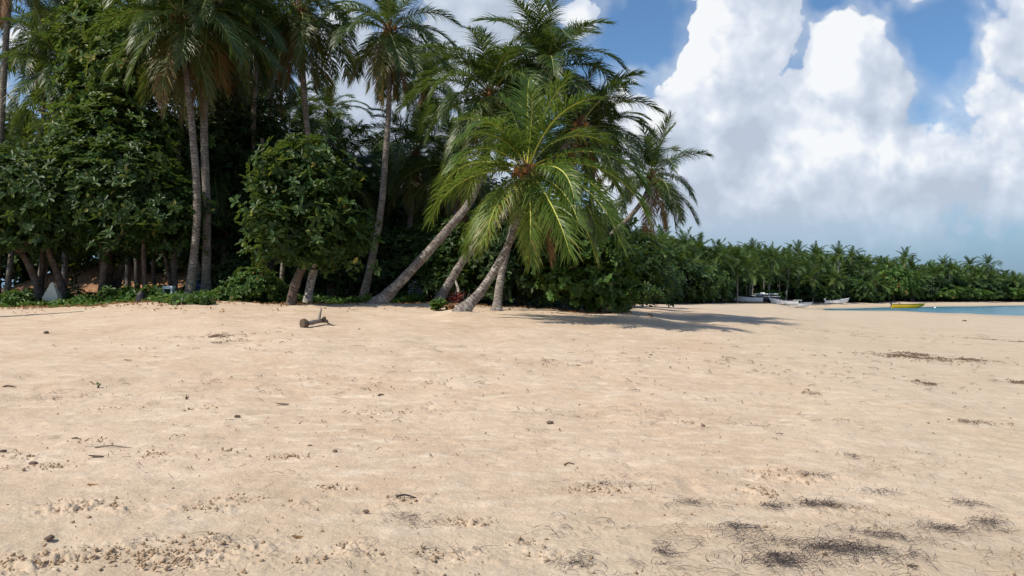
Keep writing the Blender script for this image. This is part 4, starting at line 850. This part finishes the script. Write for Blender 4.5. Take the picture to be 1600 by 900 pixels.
for k in range(7): a = k * .9; mb.tube([[0, 0, .1], [.2 * math.cos(a), .2 * math.sin(a), .05], [.34 * math.cos(a), .34 * math.sin(a), -.05]], [.07, .05, .02], 6)
at_ground('tree_stump', mb, M['black_bag'], 220, 31.3, 'black rotten stump at the front of the green vines', 'stump')
# grey slatted panel on two pale legs
g = G(650, 37.5); t = thing('slatted_panel', 'grey slatted panel propped on pale legs in the shade of the bushes', 'panel', g); t.rotation_euler = (0, 0, .2)
mb = MB(); mb.box((0, 0, .62), (.66, .02, .78)); mb.build('sheet', M['dark_paint'], t)
mb = MB()
for z in np.linspace(.27, .97, 8): mb.box((0, -.025, z), (.64, .02, .035))
mb.build('slats', M['metal_grey'], t)
mb = MB(); mb.box((-.34, -.02, .62), (.04, .05, .84)); mb.box((.34, -.02, .62), (.04, .05, .84)); mb.box((0, -.02, 1.02), (.64, .05, .04)); mb.box((0, -.02, .22), (.64, .05, .04)); mb.build('frame', M['metal_grey'], t)
for s in (-1, 1): MB().box((s * .12, -.05, .1), (.035, .04, .6)).build('leg', M['plastic'], t)
# dead branch pile and red-leaved plant by the middle leaning palm
mb = MB(); r = np.random.default_rng(8)
for k in range(26):
    a = r.uniform(0, 6.28); p0 = np.array([r.normal(0, .35), r.normal(0, .2), r.uniform(0, .15)]); p1 = p0 + [math.cos(a) * .5, math.sin(a) * .3, r.uniform(.1, .6)]
    mb.tube(spline([p0, (p0 + p1) / 2 + r.normal(0, .08, 3), p1], 6), np.linspace(.03, .008, 6), 5)
at_ground('branch_pile', mb, M['driftwood'], 706, 33.4, 'tangle of dead grey branches by the foot of the middle leaning palm', 'branches')
def plantlet(name, px, D, label, cat, mats, n, R_, L, W, seed, hz=.2, dz=0.0):
    V, Fq, ti = leaf_geo([((0, 0, hz), (R_, R_ * .8, hz))], n, L, W, seed, per=6, nclump=20)
    g = G(px, D); t = thing(name, label, cat, (g[0], g[1], g[2] + dz)); mk('leaves', V, [Fq], mats, None, {'tint': ti}, parent=t)
    MB().tube([[0, 0, -.05], [.02, 0, hz], [.05, 0, hz * 1.6]], [.02, .015, .006], 6).build('stem', M['bark'], t)
plantlet('red_leaved_plant', 712, 33.2, 'low plant with dark red leaves right of the middle leaning trunk', 'plant', M['red_leaf'], 26, .30, .22, .09, 3)
plantlet('sea_grape_sprig', 688, 30.3, 'green sprig of sea grape leaves on the sand beside the mound', 'plant', M['leaf_bright'], 26, .28, .22, .19, 4, .17)
plantlet('leafy_sprig', 705, 30.0, 'dry brown sprig right of the green one beside the mound', 'plant', M['frond_dead'], 7, .16, .2, .14, 5, .12)
plantlet('vine_tuft', 295, 29.6, 'dark leafy tuft where the vines reach onto the sand', 'plant', M['vine'], 60, .75, .20, .13, 6, .12)
plantlet('vine_tuft', 322, 29.3, 'small dark tuft at the tip of the vines on the sand', 'plant', M['leaf_dark'], 18, .3, .2, .12, 7, .1)
plantlet('green_sprout', 152, float(hit(152, 607)[1]), 'tiny green sprout alone on the sand at left', 'sprout', M['leaf_bright'], 2, .02, .045, .025, 8, .03)
plantlet('green_sprout', 290, float(hit(290, 624)[1]), 'tiny yellow-green sprout on the sand, right of the other one', 'sprout', M['vine'], 1, .012, .035, .02, 9, .02)
for s, (px, lab) in enumerate([(20, 'broad-leaved plant at the left end of the vines'), (36, 'second broad-leaved plant at the left end of the vines'), (172, 'taller leafy plant under the thin pair of trunks'), (206, 'taller leafy plant left of the black stump'), (245, 'dark leafy plant right of the black stump')]):
    plantlet('vine_plant', px, 32.6, lab, 'plant', M['vine'], 26, .55, .24, .12, 30 + s, .32)

# driftwood log with a broken branch
g = hit(477, 512); t = thing('driftwood_log', 'grey driftwood log with a broken upright branch lying on the sand', 'driftwood', g); k = g[1] / F
mb = MB(); r = np.random.default_rng(2); pts = spline([[0, 0, .09], [8 * k, .25, .13], [16 * k, .6, .16], [22 * k, .9, .14]], 14); mb.tube(pts, np.linspace(.075, .05, 14) * (1 + r.normal(0, .08, 14)), 9); mb.build('log', M['driftwood'], t, True)
MB().tube([[-4 * k, -.08, .10], [-1 * k, -.02, .10], [2 * k, .06, .10]], [.13, .15, .09], 10).tube([[0, 0, .06], [5 * k, -.1, .0]], [.07, .03], 6).build('broken_end', M['driftwood_dark'], t)
MB().tube(spline([[14 * k, .5, .12], [15 * k, .55, .30], [17 * k, .6, .52]], 8), np.linspace(.05, .025, 8), 7).build('branch', M['driftwood'], t, True)
MB().tube(spline([[18 * k, .6, .14], [22 * k, .6, .26], [24 * k, .6, .16], [30 * k, .6, .07], [38 * k, .55, .03]], 12), np.linspace(.05, .012, 12), 7).build('branch', M['driftwood_dark'], t, True)
for a_, l_, e_ in [(2.3, .18, .12), (5.2, .2, .08)]:
    MB().tube(spline([[-1 * k, 0, .07], [-1 * k + l_ * .6 * math.cos(a_), l_ * .6 * math.sin(a_), .05 + e_], [-1 * k + l_ * math.cos(a_), l_ * math.sin(a_), .02]], 7), np.linspace(.032, .008, 7), 6).build('root', M['driftwood_dark'], t, True)
# short dark post far out on the sand and an unseen dead trunk whose shadow falls in at the left
at_ground('wooden_post', MB().tube([[0, 0, -.1], [0, 0, .38]], .06, 8), M['driftwood_dark'], 991, 54, 'short dark post on the sand right of the sea grape bush', 'post')
g = G(-75, 26.0); mb = MB(); mb.tube(spline([[0, 0, -.3], [.1, 0, 1.6], [.2, .1, 3.0], [.3, .2, 4.2]], 20), np.linspace(.2, .14, 20), 10); t = thing('dead_palm', 'bare dead palm standing left of the photo, its shadow falling on the sand', 'palm tree', g); mb.build('trunk', M['palm_bark'], t, True)

# ------------------------------------------------------------------ seaweed, pebbles and scraps on the sand
def strands(name, spots, mat, seed, label, wbase=.0014, lift=.022):
    r = np.random.default_rng(seed); xs, ys = [], []
    for px, py, hx, hy, n in spots:
        c = hit(px, py); k = c[1] / F; far = hit(px, py - hy)[1] - c[1]; n = int(n * (.26 if n > 250 else .75) * (1 if mat == 'weed' else 1.5))
        xs.append(c[0] + r.standard_t(4, n) * .58 * hx * k); ys.append(c[1] + np.clip(r.standard_t(3, n) * .42, -2.2, 2.2) * max(abs(far), .05))
    x = np.concatenate(xs); y = np.concatenate(ys); keep = (y > 3.2) & (fbm(x * 3.0, y * 4.5, 4, 91) + .12 + .5 * vnoise(x * 14, y * 18, 5) > r.uniform(-.2, .45, len(x))); x, y = x[keep], y[keep]; n = len(x)
    a = r.normal(0, .75, n) + (r.random(n) > .75) * r.uniform(-1.5, 1.5, n); L = r.gamma(3, .02, n) * np.clip(np.hypot(x, y) / 10, 1, 3) + .02; cv = r.normal(0, 1.4, n); S = 5
    rowsV = []; px_, py_ = x.copy(), y.copy(); w = wbase * r.uniform(.5, 1.3, n)
    w = w * np.clip(np.hypot(x, y) / 7, 1, 3)
    for s in range(S):
        z = ground(px_, py_) + .014 + r.uniform(0, lift, n) * math.sin(math.pi * s / (S - 1)) 
        nx, ny = -np.sin(a), np.cos(a); rowsV.append(np.stack([np.stack([px_ - nx * w, py_ - ny * w, z], 1), np.stack([px_ + nx * w, py_ + ny * w, z + w * .8], 1)], 1))
        px_ = px_ + np.cos(a) * L / (S - 1); py_ = py_ + np.sin(a) * L / (S - 1); a = a + cv / (S - 1)
    V = np.stack(rowsV, 1).reshape(-1, 3); b0 = np.arange(n)[:, None] * (2 * S); f = [b0 + [[2 * s, 2 * s + 1, 2 * s + 3, 2 * s + 2]] for s in range(S - 1)]
    o = mk(name, V, [np.concatenate(f)], M[mat]); tag(o, label, None, None, 'stuff')
SW = [(1210, 878, 60, 12, 1300), (1290, 862, 70, 14, 1500), (1340, 855, 40, 12, 800), (1150, 828, 30, 6, 380), (1190, 845, 60, 10, 300), (1075, 790, 40, 10, 240), (1290, 792, 40, 7, 500), (1260, 792, 14, 8, 260), (1205, 795, 18, 4, 130),
      (1370, 771, 35, 6, 260), (1035, 870, 14, 9, 330), (1030, 888, 36, 12, 420), (890, 885, 30, 9, 260), (1500, 830, 60, 5, 330), (1465, 828, 30, 5, 130), (1540, 818, 30, 6, 160), (1500, 788, 18, 6, 90), (1410, 885, 30, 10, 160), (1375, 838, 40, 9, 200),
      (1000, 850, 110, 40, 420), (1250, 830, 180, 50, 900), (1450, 860, 150, 40, 420), (900, 830, 100, 40, 260), (1100, 760, 180, 30, 380), (1350, 740, 200, 30, 330), (950, 760, 50, 5, 260), (620, 820, 60, 14, 380), (590, 812, 40, 10, 260), (560, 870, 120, 25, 330), (640, 860, 40, 12, 260),
      (630, 780, 25, 3, 90), (380, 862, 20, 8, 160), (210, 845, 25, 6, 90), (360, 845, 40, 8, 110), (1050, 665, 80, 8, 160), (1180, 665, 60, 7, 160), (1310, 660, 50, 4, 70), (900, 650, 90, 8, 130), (1330, 716, 8, 5, 120), (300, 620, 130, 14, 260), (100, 620, 80, 10, 160),
      (1000, 700, 250, 40, 300), (700, 700, 250, 60, 240), (1000, 648, 150, 8, 110), (1500, 740, 100, 30, 160), (1190, 870, 25, 8, 300), (1420, 870, 25, 8, 90), (1260, 745, 30, 5, 90)]
strands('dry_seaweed', SW, 'weed', 9, 'fine black dried seaweed threads strewn over the near sand')
SW2 = [(1425, 556, 30, 4, 420), (1450, 560, 45, 5, 360), (1490, 563, 45, 4, 230), (1400, 557, 50, 5, 160), (1560, 532, 50, 5, 160), (1445, 601, 16, 2, 60), (1590, 599, 22, 1.5, 60), (345, 527, 45, 4, 150), (340, 536, 30, 3, 60), (1270, 617, 20, 3, 30), (860, 566, 60, 5, 30),
       (1520, 662, 30, 3, 50), (1000, 560, 200, 15, 60), (1300, 590, 250, 25, 140), (500, 600, 300, 20, 200), (1300, 520, 200, 10, 160), (400, 540, 400, 14, 260), (1000, 620, 500, 40, 420), (400, 680, 400, 50, 420), (1200, 560, 400, 25, 300)]
strands('brown_seaweed', SW2, 'weed_brown', 10, 'brown dried seaweed lying in patches on the middle of the beach', .003, .03)

def clods():
    r = np.random.default_rng(4); xs, ys, ss = [], [], []
    for px, py, rp, st in ROUGH:
        c = hit(px, py); rad = rp / F * c[1]; n = int(95 * st * (rad / .35) ** 1.2) if c[1] < 12 else int(60 * st)
        xs.append(c[0] + r.normal(0, .42, n) * rad); ys.append(c[1] + r.normal(0, .42, n) * rad * .62); ss.append(.0028 + r.gamma(1.6, .0036, n) * (1 if c[1] < 12 else 1.6))
    n = 1500; yy = 4.2 + 8 * r.random(n) ** 1.5; xs.append(yy * r.uniform(-.7, .7, n)); ys.append(yy); ss.append(.002 + r.gamma(1.3, .0022, n))
    x, y, sz = map(np.concatenate, (xs, ys, ss)); k = y > 3.4; x, y, sz = x[k], y[k], np.minimum(sz[k], .017); n = len(x)
    t = (1 + 5 ** .5) / 2; I = unit(np.array([(-1, t, 0), (1, t, 0), (-1, -t, 0), (1, -t, 0), (0, -1, t), (0, 1, t), (0, -1, -t), (0, 1, -t), (t, 0, -1), (t, 0, 1), (-t, 0, -1), (-t, 0, 1)], float))
    Fi = np.array([(0, 11, 5), (0, 5, 1), (0, 1, 7), (0, 7, 10), (0, 10, 11), (1, 5, 9), (5, 11, 4), (11, 10, 2), (10, 7, 6), (7, 1, 8), (3, 9, 4), (3, 4, 2), (3, 2, 6), (3, 6, 8), (3, 8, 9), (4, 9, 5), (2, 4, 11), (6, 2, 10), (8, 6, 7), (9, 8, 1)])
    V = I[None] * (sz[:, None, None] * r.uniform(.65, 1.25, (n, 12, 1))) * r.uniform(.7, 1.3, (n, 1, 3)); V[..., 2] *= .8
    V += np.stack([x, y, ground(x, y) + sz * .5 + .004], 1)[:, None]
    o = mk('sand_clods', V.reshape(-1, 3), [(Fi[None] + np.arange(n)[:, None, None] * 12).reshape(-1, 3)], plain('damp_sand', (.38, .275, .18), .95, .1, .35, 60), smooth=True)
    tag(o, 'crumbled clods of damp sand strewn over the near beach', None, None, 'stuff')
clods()

def stone_mesh(seed, flat=.55):
    bm = bmesh.new(); bmesh.ops.create_icosphere(bm, subdivisions=2, radius=1.0); rr2 = np.random.default_rng(seed); q = rr2.normal(size=(4, 3))
    for v in bm.verts:
        p = np.array(v.co); s = 1 + .16 * math.sin(2.1 * p @ q[0]) + .12 * math.sin(3.1 * p @ q[1]) + .08 * math.sin(5 * p @ q[2]); v.co = Vector((p[0] * s * 1.2, p[1] * s * .85, p[2] * s * flat))
    me = bpy.data.meshes.new('stone'); bm.to_mesh(me); bm.free(); me.materials.append(M['pebble']); return me
ST = [stone_mesh(s) for s in range(4)]
PB = [(859, 662, 5, 'dark pebble alone in the middle of the sand'), (1099, 666, 3.5, 'small dark pebble right of the lone middle one'), (572, 801, 5, 'dark pebble on the near sand left of centre'), (561, 515, 2, 'tiny dark pebble right of the driftwood log'),
      (73, 521, 4.5, 'flat dark stone on the left of the beach'), (484, 699, 4, 'small dark pebble on the left half of the near sand'), (370, 652, 5, 'dark lump of weed and stone on the left sand'), (117, 688, 5, 'dark pebble at the left edge of the near sand'),
      (5, 708, 5, 'dark stone at the very left edge of the photo'), (523, 706, 4, 'small flat stone right of the small dark pebble'), (744, 861, 3, 'pebble low in the middle of the photo'), (905, 634, 2, 'tiny pebble behind the lone middle one'), (52, 726, 6, 'brown lump left on the broken sand'),
      (78, 843, 7, 'dark lump at lower left of the near sand'), (1017, 555, 2, 'tiny stone on the far sand'), (1482, 657, 2.5, 'tiny stone at the right of the sand'), (1015, 495, 5, 'dark lump in the palm shadows on the far sand')]
for i, (px, py, s, lab) in enumerate(PB):
    g = hit(px, py); k = g[1] / F * s; o = obj('pebble', ST[i % 4], None, (g[0], g[1], g[2] + k * .25)); o.scale = (k, k, k * .9); o.rotation_euler = (0, 0, i * 1.3); tag(o, lab, 'pebble', 'pebbles and lumps on the sand')
def leaf_scrap(px, py, s, lab, mat='leafdry', stick=False, ang=0.0):
    g = hit(px, py); k = g[1] / F * s
    if stick:
        mb = MB().tube(spline([[-k, 0, .01], [-.2 * k, .1 * k, .03], [k, 0, .015]], 8), np.linspace(.010, .005, 8) * max(1, g[1] / 8), 5); nm, ct = 'twig', 'twig'
    else:
        mb = MB(); u = np.linspace(-1, 1, 7); V = []
        for a in u:
            w = .38 * k * math.sqrt(max(1 - a * a, 0)) + .001
            for b in (-1, 0, 1): V.append((a * k, b * w, .012 + .10 * k * (b * b) + .08 * k * a * a))
        mb.add(V, [(i * 3 + j, i * 3 + 3 + j, i * 3 + 4 + j, i * 3 + 1 + j) for i in range(6) for j in range(2)]); nm, ct = 'dry_leaf', 'leaf'
    o = mb.build(nm, M[mat], None); o.location = (g[0], g[1], g[2] - .012); o.rotation_euler = (.06, .06, ang); tag(o, lab, ct)
for a in [(442, 633, 10, 'curled dark leaf on the sand left of centre', 'driftwood_dark'), (150, 715, 12, 'long dark leaf on the broken sand at left', 'driftwood_dark'), (150, 760, 14, 'reddish dry leaf at lower left', 'leafdry'), (468, 840, 12, 'brown curled leaf in the churned sand', 'leafdry'), (1425, 885, 9, 'dark curled leaf in the black seaweed at lower right', 'driftwood_dark'), (905, 572, 6, 'small brown leaf on the middle sand', 'leafdry'), (200, 563, 6, 'thin dark leaf on the upper left sand', 'driftwood_dark'), (948, 578, 5, 'small leaf left of the pale stretch of sand', 'leafdry')]: leaf_scrap(*a)
for a in [(596, 618, 6, 'short green-black twig upright on the middle sand', 'driftwood_dark', True, .9), (890, 727, 9, 'twig on the sand below the lone middle pebble', 'driftwood_dark', True, .3), (15, 605, 10, 'dark twig at the left edge of the sand', 'driftwood_dark', True, .1), (1506, 502, 8, 'little upright twig near the water', 'driftwood_dark', True, 1.4), (635, 778, 16, 'long dark twig on the near sand', 'weed', True, -.1), (180, 700, 30, 'long stick on the broken sand at left', 'driftwood', True, .1)]: leaf_scrap(*a)
